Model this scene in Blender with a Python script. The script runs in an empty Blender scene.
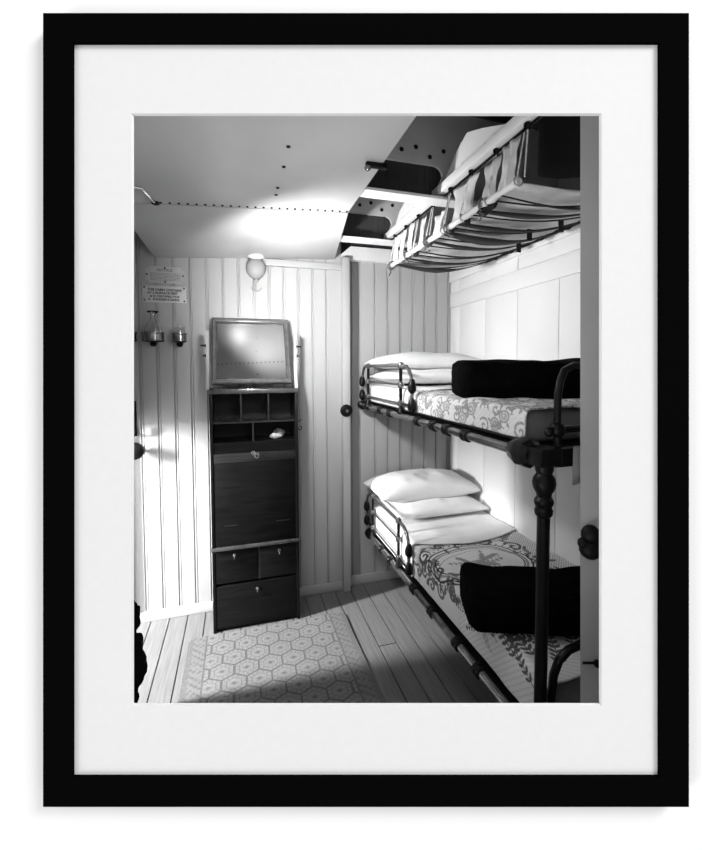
import bpy, bmesh, math, random
import numpy as np
from mathutils import Vector, Matrix, noise
random.seed(7)
PI = math.pi
SC = bpy.context.scene
COL = SC.collection
V = Vector

# ------------------------------------------------------------------ camera
YAW = math.atan(122 / 408.0)
PITCH = math.atan(0.045)
ROLL = 0.003
EYE = V((0, 0, 1.6))
FW = V((math.sin(YAW) * math.cos(PITCH), math.cos(YAW) * math.cos(PITCH), -math.sin(PITCH)))
R0 = V((math.cos(YAW), -math.sin(YAW), 0))
U0 = R0.cross(FW)
RT = R0 * math.cos(ROLL) - U0 * math.sin(ROLL)
UP = R0 * math.sin(ROLL) + U0 * math.cos(ROLL)
cd = bpy.data.cameras.new('camera')
cam = bpy.data.objects.new('camera', cd)
COL.objects.link(cam)
m = Matrix.Identity(4)
for i in range(3):
    m[i][0] = RT[i]; m[i][1] = UP[i]; m[i][2] = -FW[i]; m[i][3] = EYE[i]
cam.matrix_world = m
cd.sensor_fit = 'AUTO'
cd.sensor_width = 36
cd.lens = 408 * 36 / 850
cd.shift_x = (351 - 360) / 850
cd.shift_y = (386 - 425) / 850
cd.clip_start = 0.01
SC.camera = cam

# ------------------------------------------------------------------ light
w = bpy.data.worlds.new('world'); SC.world = w
w.use_nodes = True
w.node_tree.nodes['Background'].inputs[0].default_value = (1, 1, 1, 1)
w.node_tree.nodes['Background'].inputs[1].default_value = 0.62

def look(o, target):
    o.rotation_euler = (V(target) - o.location).to_track_quat('-Z', 'Y').to_euler()

def area(name, loc, target, sx, sy, power, spread=180):
    l = bpy.data.lights.new(name, 'AREA'); l.shape = 'RECTANGLE'; l.size = sx; l.size_y = sy
    l.energy = power; l.spread = math.radians(spread)
    o = bpy.data.objects.new(name, l); COL.objects.link(o); o.location = loc; look(o, target)
    return o

# unseen spot standing in for a flash, aimed at bunks and back wall
l = bpy.data.lights.new('flash_stand_in', 'SPOT'); l.energy = 84; l.shadow_soft_size = 0.05
l.spot_size = math.radians(168); l.spot_blend = 1.0
o = bpy.data.objects.new('flash_stand_in', l); COL.objects.link(o); o.location = (0.05, 1.86, 1.90); look(o, (1.05, 2.70, 2.05))
l = bpy.data.lights.new('near_ceiling_fill', 'POINT'); l.energy = 7; l.shadow_soft_size = 0.08  # unseen fill added to brighten the near ceiling and bunks
o = bpy.data.objects.new('near_ceiling_fill', l); COL.objects.link(o); o.location = (0.32, 1.36, 1.80)
# daylight through the doorway in the left wall
area('doorway_daylight', (-2.0, 2.06, 1.50), (-0.2, 2.40, 0.35), 0.12, 0.70, 260)
# soft lamp beside the hanging wall, and an unseen fill added opposite it
HC = EYE + FW * 0.8
area('wall_lamp_upper_right', HC + RT * 5.0 + UP * 5.0 - FW * 3.6, HC, 2.6, 2.6, 500)
area('wall_fill_lower_left', HC - RT * 5.2 - UP * 4.2 - FW * 3.2, HC, 2.6, 2.6, 190)

SC.view_settings.view_transform = 'Standard'
SC.view_settings.look = 'None'
SC.view_settings.gamma = 1
SC.view_settings.exposure = 0.0
SC.view_settings.use_curve_mapping = False

# ------------------------------------------------------------------ materials
def mat(name, v, rough=0.5, metal=0.0, spec=0.5, var=0.0, scale=6.0, stretch=(1, 1, 1), bump=0.0, bscale=None, trans=0.0, coat=0.0):
    M = bpy.data.materials.new(name); M.use_nodes = True
    nt = M.node_tree; b = nt.nodes['Principled BSDF']
    b.inputs['Roughness'].default_value = rough
    b.inputs['Metallic'].default_value = metal
    b.inputs['Specular IOR Level'].default_value = spec
    b.inputs['Base Color'].default_value = (v, v, v, 1)
    b.inputs['Transmission Weight'].default_value = trans
    b.inputs['Coat Weight'].default_value = coat
    if var or bump:
        tc = nt.nodes.new('ShaderNodeTexCoord'); mp = nt.nodes.new('ShaderNodeMapping')
        mp.inputs['Scale'].default_value = stretch
        nt.links.new(tc.outputs['Object'], mp.inputs[0])
        nz = nt.nodes.new('ShaderNodeTexNoise'); nz.inputs['Scale'].default_value = scale
        nz.inputs['Detail'].default_value = 6
        nt.links.new(mp.outputs[0], nz.inputs['Vector'])
        if var:
            cr = nt.nodes.new('ShaderNodeMapRange')
            cr.inputs['From Min'].default_value = 0.3; cr.inputs['From Max'].default_value = 0.7
            cr.inputs['To Min'].default_value = v * (1 - var); cr.inputs['To Max'].default_value = min(1, v * (1 + var))
            nt.links.new(nz.outputs[0], cr.inputs[0])
            nt.links.new(cr.outputs[0], b.inputs['Base Color'])
        if bump:
            n2 = nz
            if bscale:
                n2 = nt.nodes.new('ShaderNodeTexNoise'); n2.inputs['Scale'].default_value = bscale
                n2.inputs['Detail'].default_value = 4
                nt.links.new(mp.outputs[0], n2.inputs['Vector'])
            bp = nt.nodes.new('ShaderNodeBump'); bp.inputs['Strength'].default_value = bump
            bp.inputs['Distance'].default_value = 0.01
            nt.links.new(n2.outputs[0], bp.inputs['Height'])
            nt.links.new(bp.outputs[0], b.inputs['Normal'])
    return M

def pattern_mat(name, lo, hi, rough=0.9, bump=0.3, bscale=300):
    """cloth whose woven pattern is the 'pat' attribute of its mesh"""
    M = bpy.data.materials.new(name); M.use_nodes = True
    nt = M.node_tree; b = nt.nodes['Principled BSDF']
    b.inputs['Roughness'].default_value = rough; b.inputs['Specular IOR Level'].default_value = 0.1
    at = nt.nodes.new('ShaderNodeAttribute'); at.attribute_name = 'pat'
    mr = nt.nodes.new('ShaderNodeMapRange')
    mr.inputs['To Min'].default_value = lo; mr.inputs['To Max'].default_value = hi
    nt.links.new(at.outputs['Fac'], mr.inputs[0]); nt.links.new(mr.outputs[0], b.inputs['Base Color'])
    tc = nt.nodes.new('ShaderNodeTexCoord')
    nz = nt.nodes.new('ShaderNodeTexNoise'); nz.inputs['Scale'].default_value = bscale
    nt.links.new(tc.outputs['Object'], nz.inputs['Vector'])
    bp = nt.nodes.new('ShaderNodeBump'); bp.inputs['Strength'].default_value = bump; bp.inputs['Distance'].default_value = 0.004
    nt.links.new(nz.outputs[0], bp.inputs['Height']); nt.links.new(bp.outputs[0], b.inputs['Normal'])
    return M

M = dict(
    gallery=mat('white_gallery_plaster', 0.97, 0.9, spec=0.0),
    frame=mat('black_frame_lacquer', 0.0025, 1.0, spec=0.0),
    mount=mat('white_mount_board', 0.80, 0.9, spec=0.0, var=0.01, scale=60),
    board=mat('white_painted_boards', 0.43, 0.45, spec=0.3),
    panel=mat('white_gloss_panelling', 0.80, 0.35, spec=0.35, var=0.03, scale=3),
    ceil=mat('white_ceiling_sheet', 0.42, 0.33, spec=0.4, var=0.12, scale=2.2, stretch=(1, .7, 1)),
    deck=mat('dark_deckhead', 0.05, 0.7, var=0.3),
    recess_shade=mat('recess_shade_boards', 0.035, 0.5, var=0.4, stretch=(20, 1, 1)),  # shade of the upper recess painted as a dark colour
    steel=mat('grey_painted_beam', 0.5, 0.5, var=0.15, scale=4),
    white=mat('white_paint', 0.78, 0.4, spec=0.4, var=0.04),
    floor=mat('varnished_deck_boards', 0.17, 0.42, var=0.22, scale=5, stretch=(22, .9, 1), bump=0.05),
    cab=mat('dark_mahogany', 0.0065, 0.38, spec=0.18, var=0.5, scale=5, stretch=(1.2, 1, 14)),
    cabedge=mat('mahogany_edge', 0.025, 0.3, var=0.35, scale=8, stretch=(1, 1, 10)),
    cabin=mat('pigeonhole_interior', 0.003, 0.6, var=0.4),
    mirrorframe=mat('polished_mirror_frame', 0.06, 0.26, spec=0.6, var=0.3, scale=5, stretch=(6, 1, 6), coat=0.5),
    upright=mat('upright_painted_sheen', 0.42, 0.25, spec=0.5, var=0.3),  # pale tone stands in for highlights on dark wood
    glass=mat('mirror_glass', 0.36, 0.04, metal=1.0),
    steelbright=mat('bright_plated_metal', 0.75, 0.22, metal=1.0),
    iron=mat('black_enamelled_iron', 0.003, 0.36, spec=0.22),
    brass=mat('tarnished_tube', 0.24, 0.24, metal=0.85, var=0.3, scale=20),
    linen=mat('white_linen', 0.80, 0.9, spec=0.1, var=0.04, scale=9, bump=0.25, bscale=7),
    ticking=mat('grey_ticking', 0.26, 0.95, spec=0.05, var=0.2, scale=12, bump=0.3),
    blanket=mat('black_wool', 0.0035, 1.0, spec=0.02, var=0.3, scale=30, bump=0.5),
    canvas=mat('berth_canvas', 0.60, 0.9, spec=0.1, var=0.2, scale=9, bump=0.35, bscale=14),
    cord=mat('white_cord', 0.55, 0.9, var=0.3, scale=60),
    lash=mat('grey_lashing', 0.12, 0.9, var=0.5, scale=80),
    strap_shade=mat('webbing_and_shade', 0.004, 0.9, var=0.3),  # dark webbing, also the painted shade of the bands and near end
    enamel=mat('cream_enamel_plate', 0.50, 0.3, var=0.06, scale=30),
    enamel2=mat('pale_enamel_plate', 0.60, 0.3, var=0.05, scale=30),
    letter=mat('black_lettering', 0.02, 0.5),
    greyletter=mat('faint_lettering', 0.20, 0.6),
    globe=mat('frosted_lamp_glass', 0.30, 0.7, spec=0.1),
    clear=mat('clear_glass', 0.95, 0.02, trans=1.0),
    black=mat('black_rough_metal', 0.004, 0.5, spec=0.15, var=0.3),
    jamb=mat('grey_painted_jamb', 0.42, 0.6, var=0.12, scale=3),
    paper=mat('crumpled_paper', 0.75, 0.9),
    outside=mat('passage_floor', 0.3, 0.8),
    rug=pattern_mat('woven_hexagon_carpet', 0.05, 0.24, bump=0.7, bscale=160),
    cover=pattern_mat('woven_white_coverlet', 0.03, 0.80),
    cover2=pattern_mat('woven_foliage_coverlet', 0.10, 0.74),
)

# ------------------------------------------------------------------ builders
def new(): return bmesh.new()

def obj(name, bm, material, parent=None, smooth=30, label=None):
    me = bpy.data.meshes.new(name)
    bmesh.ops.recalc_face_normals(bm, faces=bm.faces)
    if parent is not None:
        p = parent
        off = V((0, 0, 0))
        while p is not None:
            off += p.location; p = p.parent
        bmesh.ops.translate(bm, verts=bm.verts, vec=-off)
    bm.to_mesh(me); bm.free()
    me.materials.append(M[material])
    if smooth:
        me.polygons.foreach_set('use_smooth', [True] * len(me.polygons))
        me.set_sharp_from_angle(angle=math.radians(smooth))
    o = bpy.data.objects.new(name, me); COL.objects.link(o)
    if parent is not None: o.parent = parent
    if label: o['label'] = label
    return o

def tag(o, label, cat, group=None):
    o['label'] = label; o['category'] = cat
    if group: o['group'] = group
    return o

def thing(name, label, cat, loc, group=None):
    o = bpy.data.objects.new(name, None); COL.objects.link(o)
    o.location = loc; o.empty_display_size = 0.05
    return tag(o, label, cat, group)

def struct(o, label=None):
    o['kind'] = 'structure'
    if label: o['label'] = label
    return o

def box(bm, x0, x1, y0, y1, z0, z1, bev=0.0, seg=2):
    r = bmesh.ops.create_cube(bm, size=1)
    vs = r['verts']
    for v in vs:
        v.co = V(((x0 + x1) / 2 + v.co.x * (x1 - x0), (y0 + y1) / 2 + v.co.y * (y1 - y0), (z0 + z1) / 2 + v.co.z * (z1 - z0)))
    if bev:
        es = list({e for v in vs for e in v.link_edges})
        bmesh.ops.bevel(bm, geom=es, offset=bev, segments=seg, affect='EDGES', profile=0.5)
    return vs

def hexa(bm, pts):
    """eight corner points, bottom four then top four"""
    v = [bm.verts.new(p) for p in pts]
    for f in ((0, 1, 2, 3), (7, 6, 5, 4), (0, 4, 5, 1), (1, 5, 6, 2), (2, 6, 7, 3), (3, 7, 4, 0)):
        bm.faces.new([v[i] for i in f])

def prism(bm, pts, d):
    """polygon pushed along vector d"""
    a = [bm.verts.new(p) for p in pts]; b = [bm.verts.new(V(p) + V(d)) for p in pts]
    n = len(pts)
    bm.faces.new(a); bm.faces.new(b[::-1])
    for i in range(n): bm.faces.new((a[i], a[(i + 1) % n], b[(i + 1) % n], b[i]))

def tube(bm, pts, r, seg=10, caps=True):
    pts = [V(p) for p in pts]
    n = len(pts)
    rs = r if isinstance(r, (list, tuple)) else [r] * n
    rings = []
    t = (pts[1] - pts[0]).normalized()
    a = t.orthogonal().normalized()
    for i, p in enumerate(pts):
        if i == 0: t = (pts[1] - pts[0])
        elif i == n - 1: t = (pts[-1] - pts[-2])
        else: t = (pts[i + 1] - pts[i]).normalized() + (pts[i] - pts[i - 1]).normalized()
        t.normalize()
        a = (a - t * a.dot(t))
        if a.length < 1e-6: a = t.orthogonal()
        a.normalize(); b = t.cross(a)
        rings.append([bm.verts.new(p + (a * math.cos(2 * PI * k / seg) + b * math.sin(2 * PI * k / seg)) * rs[i]) for k in range(seg)])
    for i in range(n - 1):
        for k in range(seg):
            bm.faces.new((rings[i][k], rings[i][(k + 1) % seg], rings[i + 1][(k + 1) % seg], rings[i + 1][k]))
    if caps:
        bm.faces.new(rings[0][::-1]); bm.faces.new(rings[-1])

def lathe(bm, prof, org, axis=(0, 0, 1), seg=20):
    """profile of (radius, distance along axis)"""
    org = V(org); ax = V(axis).normalized(); a = ax.orthogonal().normalized(); b = ax.cross(a)
    rings = []
    for (r, z) in prof:
        r = max(r, 1e-4)
        rings.append([bm.verts.new(org + ax * z + (a * math.cos(2 * PI * k / seg) + b * math.sin(2 * PI * k / seg)) * r) for k in range(seg)])
    for i in range(len(rings) - 1):
        for k in range(seg):
            bm.faces.new((rings[i][k], rings[i][(k + 1) % seg], rings[i + 1][(k + 1) % seg], rings[i + 1][k]))
    bm.faces.new(rings[0][::-1]); bm.faces.new(rings[-1])

def ball(bm, c, r, seg=14, sz=1.0):
    n = seg // 2
    lathe(bm, [(r * math.sin(PI * i / n), -r * sz * math.cos(PI * i / n)) for i in range(n + 1)], c, seg=seg)

def arc(c, r, a0, a1, n, ax, ay):
    c = V(c); ax = V(ax); ay = V(ay)
    return [c + ax * (r * math.cos(math.radians(a0 + (a1 - a0) * i / n))) + ay * (r * math.sin(math.radians(a0 + (a1 - a0) * i / n))) for i in range(n + 1)]

def grid(bm, nu, nv, f):
    vs = [[bm.verts.new(f(i / nu, j / nv)) for j in range(nv + 1)] for i in range(nu + 1)]
    for i in range(nu):
        for j in range(nv):
            bm.faces.new((vs[i][j], vs[i + 1][j], vs[i + 1][j + 1], vs[i][j + 1]))
    return vs

def grid_solid(name, nu, nv, f, material, thick, pat=None, parent=None, label=None):
    """dense sheet with a thickness; pat(U, V arrays) gives its woven pattern"""
    us, vv = np.meshgrid(np.linspace(0, 1, nu + 1), np.linspace(0, 1, nv + 1), indexing='ij')
    X, Y, Z = f(us, vv)
    co = np.stack([X, Y, Z], -1).reshape(-1, 3)
    idx = np.arange((nu + 1) * (nv + 1)).reshape(nu + 1, nv + 1)
    fc = np.stack([idx[:-1, :-1], idx[1:, :-1], idx[1:, 1:], idx[:-1, 1:]], -1).reshape(-1, 4)
    off = V((0, 0, 0)) if parent is None else parent.location
    me = bpy.data.meshes.new(name)
    me.from_pydata((co - np.array(off)).tolist(), [], fc.tolist())
    if pat is not None:
        at = me.attributes.new('pat', 'FLOAT', 'POINT')
        at.data.foreach_set('value', np.clip(pat(us, vv), 0, 1).astype(np.float32).ravel())
    me.materials.append(M[material])
    me.polygons.foreach_set('use_smooth', [True] * len(me.polygons))
    o = bpy.data.objects.new(name, me); COL.objects.link(o)
    if parent is not None: o.parent = parent
    if label: o['label'] = label
    md = o.modifiers.new('thickness', 'SOLIDIFY'); md.thickness = thick; md.offset = -1
    return o

def nz(x, y, z=0, s=1.0): return noise.noise(V((x * s, y * s, z * s)))

# ------------------------------------------------------------------ the room
XL, XR, YB, YR = -0.66, 1.58, 2.80, 2.84   # left wall, right wall, back wall left and right of the post
ZD = 2.78                                   # deckhead above the ceiling sheet
DW = 0.855                                  # the cabin shell runs into the hanging wall
def front(x, z, d=DW):                      # y where the hanging wall stands
    return (d - FW.x * x - FW.z * (z - EYE.z)) / FW.y

# floor: boards with open seams, one of them butted
bm = new()
x = -0.6 - 0.1085 * 4 + 0.049
seams = []
while x < XR + 0.02:
    x1 = x + 0.1085
    a, b = max(x, XL - 0.05) + 0.0032, min(x1, XR + 0.05) - 0.0032
    if b > a + 0.01:
        cuts = []
        if 0.75 < (a + b) / 2 < 0.86: cuts = [2.15]
        elif random.random() < 0.6: cuts = [random.uniform(0.9, 1.3)]
        ys = [None] + cuts + [YR + 0.03]
        for k in range(len(ys) - 1):
            ya = [front(a, 0), front(b, 0)] if ys[k] is None else [ys[k] + 0.003] * 2
            yb = ys[k + 1] - 0.003
            hexa(bm, [(a, ya[0], -0.03), (b, ya[1], -0.03), (b, yb, -0.03), (a, yb, -0.03),
                      (a, ya[0], 0), (b, ya[1], 0), (b, yb, 0), (a, yb, 0)])
    x = x1
hexa(bm, [(XL - 0.05, front(XL, 0), -0.06), (XR + 0.05, front(XR, 0), -0.06), (XR + 0.05, YR + 0.05, -0.06), (XL - 0.05, YR + 0.05, -0.06),
          (XL - 0.05, front(XL, 0), -0.022), (XR + 0.05, front(XR, 0), -0.022), (XR + 0.05, YR + 0.05, -0.022), (XL - 0.05, YR + 0.05, -0.022)])
struct(obj('floor', bm, 'floor', smooth=0))

def beaded(bm, x0, x1, y, z0, z1, pitch, start):
    """tongue and groove boards with a bead beside each joint, facing -y"""
    prof = [(x0, 0)]
    s = start
    while s < x1 - 0.012:
        if s > x0 + 0.012:
            prof += [(s - 0.006, 0.0), (s - 0.003, 0.011), (s + 0.002, 0.011), (s + 0.004, 0.001), (s + 0.006, -0.0015),
                     (s + 0.011, -0.0015), (s + 0.0135, 0.0035), (s + 0.016, 0.0)]
        s += pitch
    prof.append((x1, 0))
    pts = [(px, y + d, z0) for px, d in prof] + [(x1, y + 0.05, z0), (x0, y + 0.05, z0)]
    prism(bm, pts, (0, 0, z1 - z0))

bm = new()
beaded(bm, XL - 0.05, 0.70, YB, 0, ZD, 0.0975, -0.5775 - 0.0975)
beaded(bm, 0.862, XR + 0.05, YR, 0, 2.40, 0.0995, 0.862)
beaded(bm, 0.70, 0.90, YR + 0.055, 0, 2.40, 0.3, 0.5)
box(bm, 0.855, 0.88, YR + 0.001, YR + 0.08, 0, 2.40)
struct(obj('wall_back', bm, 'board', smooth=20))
bm = new()
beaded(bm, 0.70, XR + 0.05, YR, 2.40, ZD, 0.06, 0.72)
struct(obj('trim_1', bm, 'recess_shade', smooth=20), 'boards high on the back wall above the cornice, their shade painted in as dark colour')

# left wall with a doorway near the back
bm = new()
DY0, DY1, DZ = 2.05, 2.765, 1.25
def wallx(bm, x0, x1, ya0, ya1, z0, z1):
    box(bm, x0, x1, ya0, ya1, z0, z1)
hexa(bm, [(XL - 0.06, front(XL - .06, 0), 0), (XL, front(XL, 0), 0), (XL, DY0, 0), (XL - 0.06, DY0, 0),
          (XL - 0.06, front(XL - .06, ZD), ZD), (XL, front(XL, ZD), ZD), (XL, DY0, ZD), (XL - 0.06, DY0, ZD)])
box(bm, XL - 0.06, XL, DY1, YR + 0.03, 0, ZD)
box(bm, XL - 0.06, XL, DY0, DY1, DZ, ZD)
struct(obj('wall_left', bm, 'board', smooth=0))
bm = new()
box(bm, XL - 0.07, XL + 0.012, DY0 - 0.03, DY0, 0, DZ + 0.03, 0.004)
box(bm, XL - 0.07, XL + 0.012, DY1, DY1 + 0.03, 0, DZ + 0.03, 0.004)
box(bm, XL - 0.07, XL + 0.012, DY0, DY1, DZ, DZ + 0.03, 0.004)
struct(obj('trim_2', bm, 'white', smooth=30), 'white casing of the doorway in the left wall')

# right wall: wide white boards, a frieze rail, a row of panels and a cornice board
bm = new()
hexa(bm, [(XR + 0.006, front(XR, 0), 0), (XR + 0.07, front(XR + .07, 0), 0), (XR + 0.07, YR + 0.03, 0), (XR + 0.006, YR + 0.03, 0),
          (XR + 0.006, front(XR, ZD), ZD), (XR + 0.07, front(XR + .07, ZD), ZD), (XR + 0.07, YR + 0.03, ZD), (XR + 0.006, YR + 0.03, ZD)])
ed = [YR, 2.705, 2.373, 2.05, 1.722, 1.39, 1.06, 0.73, 0.45]
for i in range(len(ed) - 1):
    box(bm, XR, XR + 0.02, ed[i + 1] + 0.002 + (0.003 if i == 3 else 0), ed[i] - 0.002, 0.0, 2.052, 0.0025)
box(bm, XR - 0.006, XR + 0.02, 0.45, YR, 2.054, 2.165, 0.004)
eu = [YR, 2.705, 2.05, 1.39, 0.45]
for i in range(len(eu) - 1):
    box(bm, XR, XR + 0.02, eu[i + 1] + 0.003, eu[i] - 0.003, 2.168, 2.247, 0.003)
box(bm, XR - 0.012, XR + 0.02, 0.45, YR, 2.25, 2.33, 0.004)
box(bm, XR, XR + 0.02, 0.45, YR, 2.334, ZD, 0.003)
struct(obj('wall_right', bm, 'panel', smooth=30))

# deckhead and the hung ceiling sheet
bm = new()
hexa(bm, [(XL - 0.06, front(XL, ZD), ZD), (XR + 0.07, front(XR, ZD), ZD), (XR + 0.07, YR + 0.05, ZD), (XL - 0.06, YR + 0.05, ZD),
          (XL - 0.06, front(XL, ZD), ZD + 0.04), (XR + 0.07, front(XR, ZD), ZD + 0.04), (XR + 0.07, YR + 0.05, ZD + 0.04), (XL - 0.06, YR + 0.05, ZD + 0.04)])
struct(obj('deckhead', bm, 'deck', smooth=0), 'dark deckhead above the white ceiling sheet')
def zc(x, y=2.0): return 2.315 + 0.060 * x
bm = new()
YS = 1.93
a = [(-0.48, front(-0.48, 2.3)), (0.52, front(0.52, 2.3)), (0.52, YS), (-0.48, YS)]
b = [(-0.48, YS), (0.52, YS), (0.655, YB + 0.005), (-0.48, YB + 0.005)]
for k, poly in enumerate((a, b)):
    prism(bm, [(x, y, zc(x) - (0.004 if k == 1 else 0)) for x, y in poly], (0, 0, 0.014))
struct(obj('ceiling', bm, 'ceil', smooth=0))
bm = new()
for i in range(24):      # rivets of the seam and of the short row running to the camera
    px = -0.30 + 0.81 * i / 23
    lathe(bm, [(0.0055, 0.001), (0.0055, -0.002), (0.003, -0.005), (0.0, -0.0055)], (px, YS - 0.015, zc(px)), seg=8)
for px, py in ((0.17, 1.52), (0.17, 1.38), (0.165, 1.70), (0.165, 1.77), (0.15, 2.05), (0.15, 2.2)):
    lathe(bm, [(0.007, 0.001), (0.007, -0.003), (0.0, -0.005)], (px, py, zc(px)), seg=8)
struct(obj('trim_3', bm, 'black', smooth=30), 'row of dark rivets across the ceiling sheet')
# side cheeks that close the hung sheet
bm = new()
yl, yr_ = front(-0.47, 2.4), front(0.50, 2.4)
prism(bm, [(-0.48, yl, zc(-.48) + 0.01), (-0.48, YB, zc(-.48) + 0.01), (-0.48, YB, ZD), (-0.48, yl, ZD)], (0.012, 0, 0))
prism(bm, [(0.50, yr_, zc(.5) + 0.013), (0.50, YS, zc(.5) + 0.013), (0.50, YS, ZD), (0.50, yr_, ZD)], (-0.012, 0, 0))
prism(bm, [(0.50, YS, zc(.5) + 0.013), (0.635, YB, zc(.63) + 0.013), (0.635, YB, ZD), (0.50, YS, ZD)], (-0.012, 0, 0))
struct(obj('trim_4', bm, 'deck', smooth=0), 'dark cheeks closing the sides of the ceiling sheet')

# baseboards
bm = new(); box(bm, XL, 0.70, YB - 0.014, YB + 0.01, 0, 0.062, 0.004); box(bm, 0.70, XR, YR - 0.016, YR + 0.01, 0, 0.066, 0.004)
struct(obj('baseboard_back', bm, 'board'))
# cornice board over the right hand boards, its end cut on the slant
bm = new()
prism(bm, [(0.668, YR - 0.03, 2.362), (XR, YR - 0.03, 2.362), (XR, YR - 0.03, 2.455), (0.775, YR - 0.03, 2.455)], (0, 0.05, 0))
struct(obj('trim_5', bm, 'white', smooth=0), 'white cornice board over the right part of the back wall')
# vertical batten of the back wall
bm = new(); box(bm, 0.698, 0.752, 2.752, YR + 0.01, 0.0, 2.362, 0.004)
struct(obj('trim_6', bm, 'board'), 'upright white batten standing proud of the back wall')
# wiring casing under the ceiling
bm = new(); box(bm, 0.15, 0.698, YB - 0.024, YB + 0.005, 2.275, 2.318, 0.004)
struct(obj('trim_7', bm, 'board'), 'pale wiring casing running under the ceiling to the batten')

# deck beams over the bunks: white web plates with a rounded opening
def beam(y, name, label):
    t = struct(bpy.data.objects.new(name, None)); COL.objects.link(t); t.location = (1.05, y, 2.37); t['label'] = label
    zb, z1 = 2.372, 2.53
    r = 0.045
    pts = [(0.53, ZD), (XR, ZD), (XR, zb), (0.53, zb), (0.53, zb + 0.012)]
    pts += [(0.90 - r + r * math.sin(math.radians(q)), zb + 0.012 + r - r * math.cos(math.radians(q))) for q in range(0, 91, 15)]
    pts += [(0.925 - r + r * math.cos(math.radians(q)), z1 - r + r * math.sin(math.radians(q))) for q in range(0, 91, 15)]
    pts += [(0.53, z1)]
    bm = new(); prism(bm, [(px, y, pz) for px, pz in pts], (0, 0.014, 0))
    obj('web', bm, 'steel', t, smooth=0)
    bm = new(); box(bm, 0.53, XR, y - 0.05, y + 0.03, zb - 0.012, zb)
    obj('flange', bm, 'white', t, smooth=0)
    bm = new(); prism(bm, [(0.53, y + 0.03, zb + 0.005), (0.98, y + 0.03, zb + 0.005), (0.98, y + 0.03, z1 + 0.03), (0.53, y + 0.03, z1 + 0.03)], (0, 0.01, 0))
    obj('shade_backing', bm, 'recess_shade', t, smooth=0)  # added panel, painted dark for the shade behind the opening
    bm = new()
    for (px, pz) in ((0.72, 2.58), (0.79, 2.60), (0.86, 2.565), (0.93, 2.60), (0.99, 2.5), (1.0, 2.43)):
        lathe(bm, [(0.011, 0.002), (0.011, 0), (0.006, -0.006), (0, -0.007)], (px, y, pz), (0, 1, 0), seg=10)
    obj('rivet_row', bm, 'black', t)
beam(1.745, 'trim_8', 'nearer grey deck beam with a white flange above the upper bunk')
beam(2.40, 'trim_9', 'farther grey deck beam with a white flange near the back wall')

for nm, lb, ps in (('trim_10', 'nearer white knee plate above the side beam of the hanging berth', ((1.742, 2.40), (1.735, 2.48), (1.64, 2.55), (1.555, 2.585), (1.44, 2.54), (1.22, 2.44), (1.22, 2.40))),
                   ('trim_11', 'farther white knee plate above the side beam of the hanging berth', ((2.395, 2.40), (2.39, 2.46), (2.30, 2.53), (2.22, 2.555), (2.12, 2.52), (1.90, 2.43), (1.90, 2.40)))):
    t = struct(bpy.data.objects.new(nm, None)); COL.objects.link(t); t.location = (0.94, ps[0][0], 2.40); t['label'] = lb
    bm = new(); prism(bm, [(0.937, y, z) for y, z in ps], (0.014, 0, 0)); obj('plate', bm, 'white', t, smooth=0)
    for q in (0.30, 0.62):
        yy = ps[0][0] + (ps[5][0] - ps[0][0]) * q
        bm = new(); lathe(bm, [(0.014, 0.002), (0.014, 0), (0.008, -0.006), (0, -0.008)], (0.937, yy, 2.462), (1, 0, 0), seg=10); obj('bolt_head', bm, 'black', t)

# near right: the edge of the cabin door, with its bolt
def fr(u, v, d): return EYE + RT * u + UP * v + FW * d
jd = 1.0
def along(uu, dd, z):
    p = V((math.cos(YAW), -math.sin(YAW), 0)) * uu + V((math.sin(YAW), math.cos(YAW), 0)) * dd
    return V((p.x, p.y, z))
dt = struct(bpy.data.objects.new('door_1', None)); COL.objects.link(dt)
dt.location = along(0.70, jd, 0); dt['label'] = 'grey edge of the open cabin door close on the right'
def pj(u, v, d): return EYE + RT * ((u - 360) / 408 * d) + UP * ((386 - v) / 408 * d) + FW * d
u0 = (580.5 - 360) / 408 * jd
bm = new()
lo = [pj(580.3, 1030, jd), pj(800, 1030, jd), pj(800, 1030, jd) + FW * 0.045, pj(580.3, 1030, jd) + FW * 0.045 + RT * 0.04]
prism(bm, lo, UP * 2.75)
obj('door_edge', bm, 'jamb', dt, smooth=0)
bm = new()
c = pj(590.5, 543, jd - 0.008)
ball(bm, c + V((0, 0, 0.022)), 0.022); ball(bm, c + V((0, 0, -0.014)), 0.026)
tube(bm, [c + R0 * 0.02, c - R0 * 0.012], 0.016); ball(bm, c - R0 * 0.018, 0.013)
obj('door_bolt', bm, 'black', dt, label='black lobed bolt handle')
bm = new()
c = pj(592, 663, jd - 0.006)
tube(bm, [c - R0 * 0.022, c + R0 * 0.004], 0.003); lathe(bm, [(0.009, -0.006), (0.009, 0.0), (0.004, 0.004)], c + R0 * 0.012, FW)
obj('hook', bm, 'black', dt)

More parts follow.
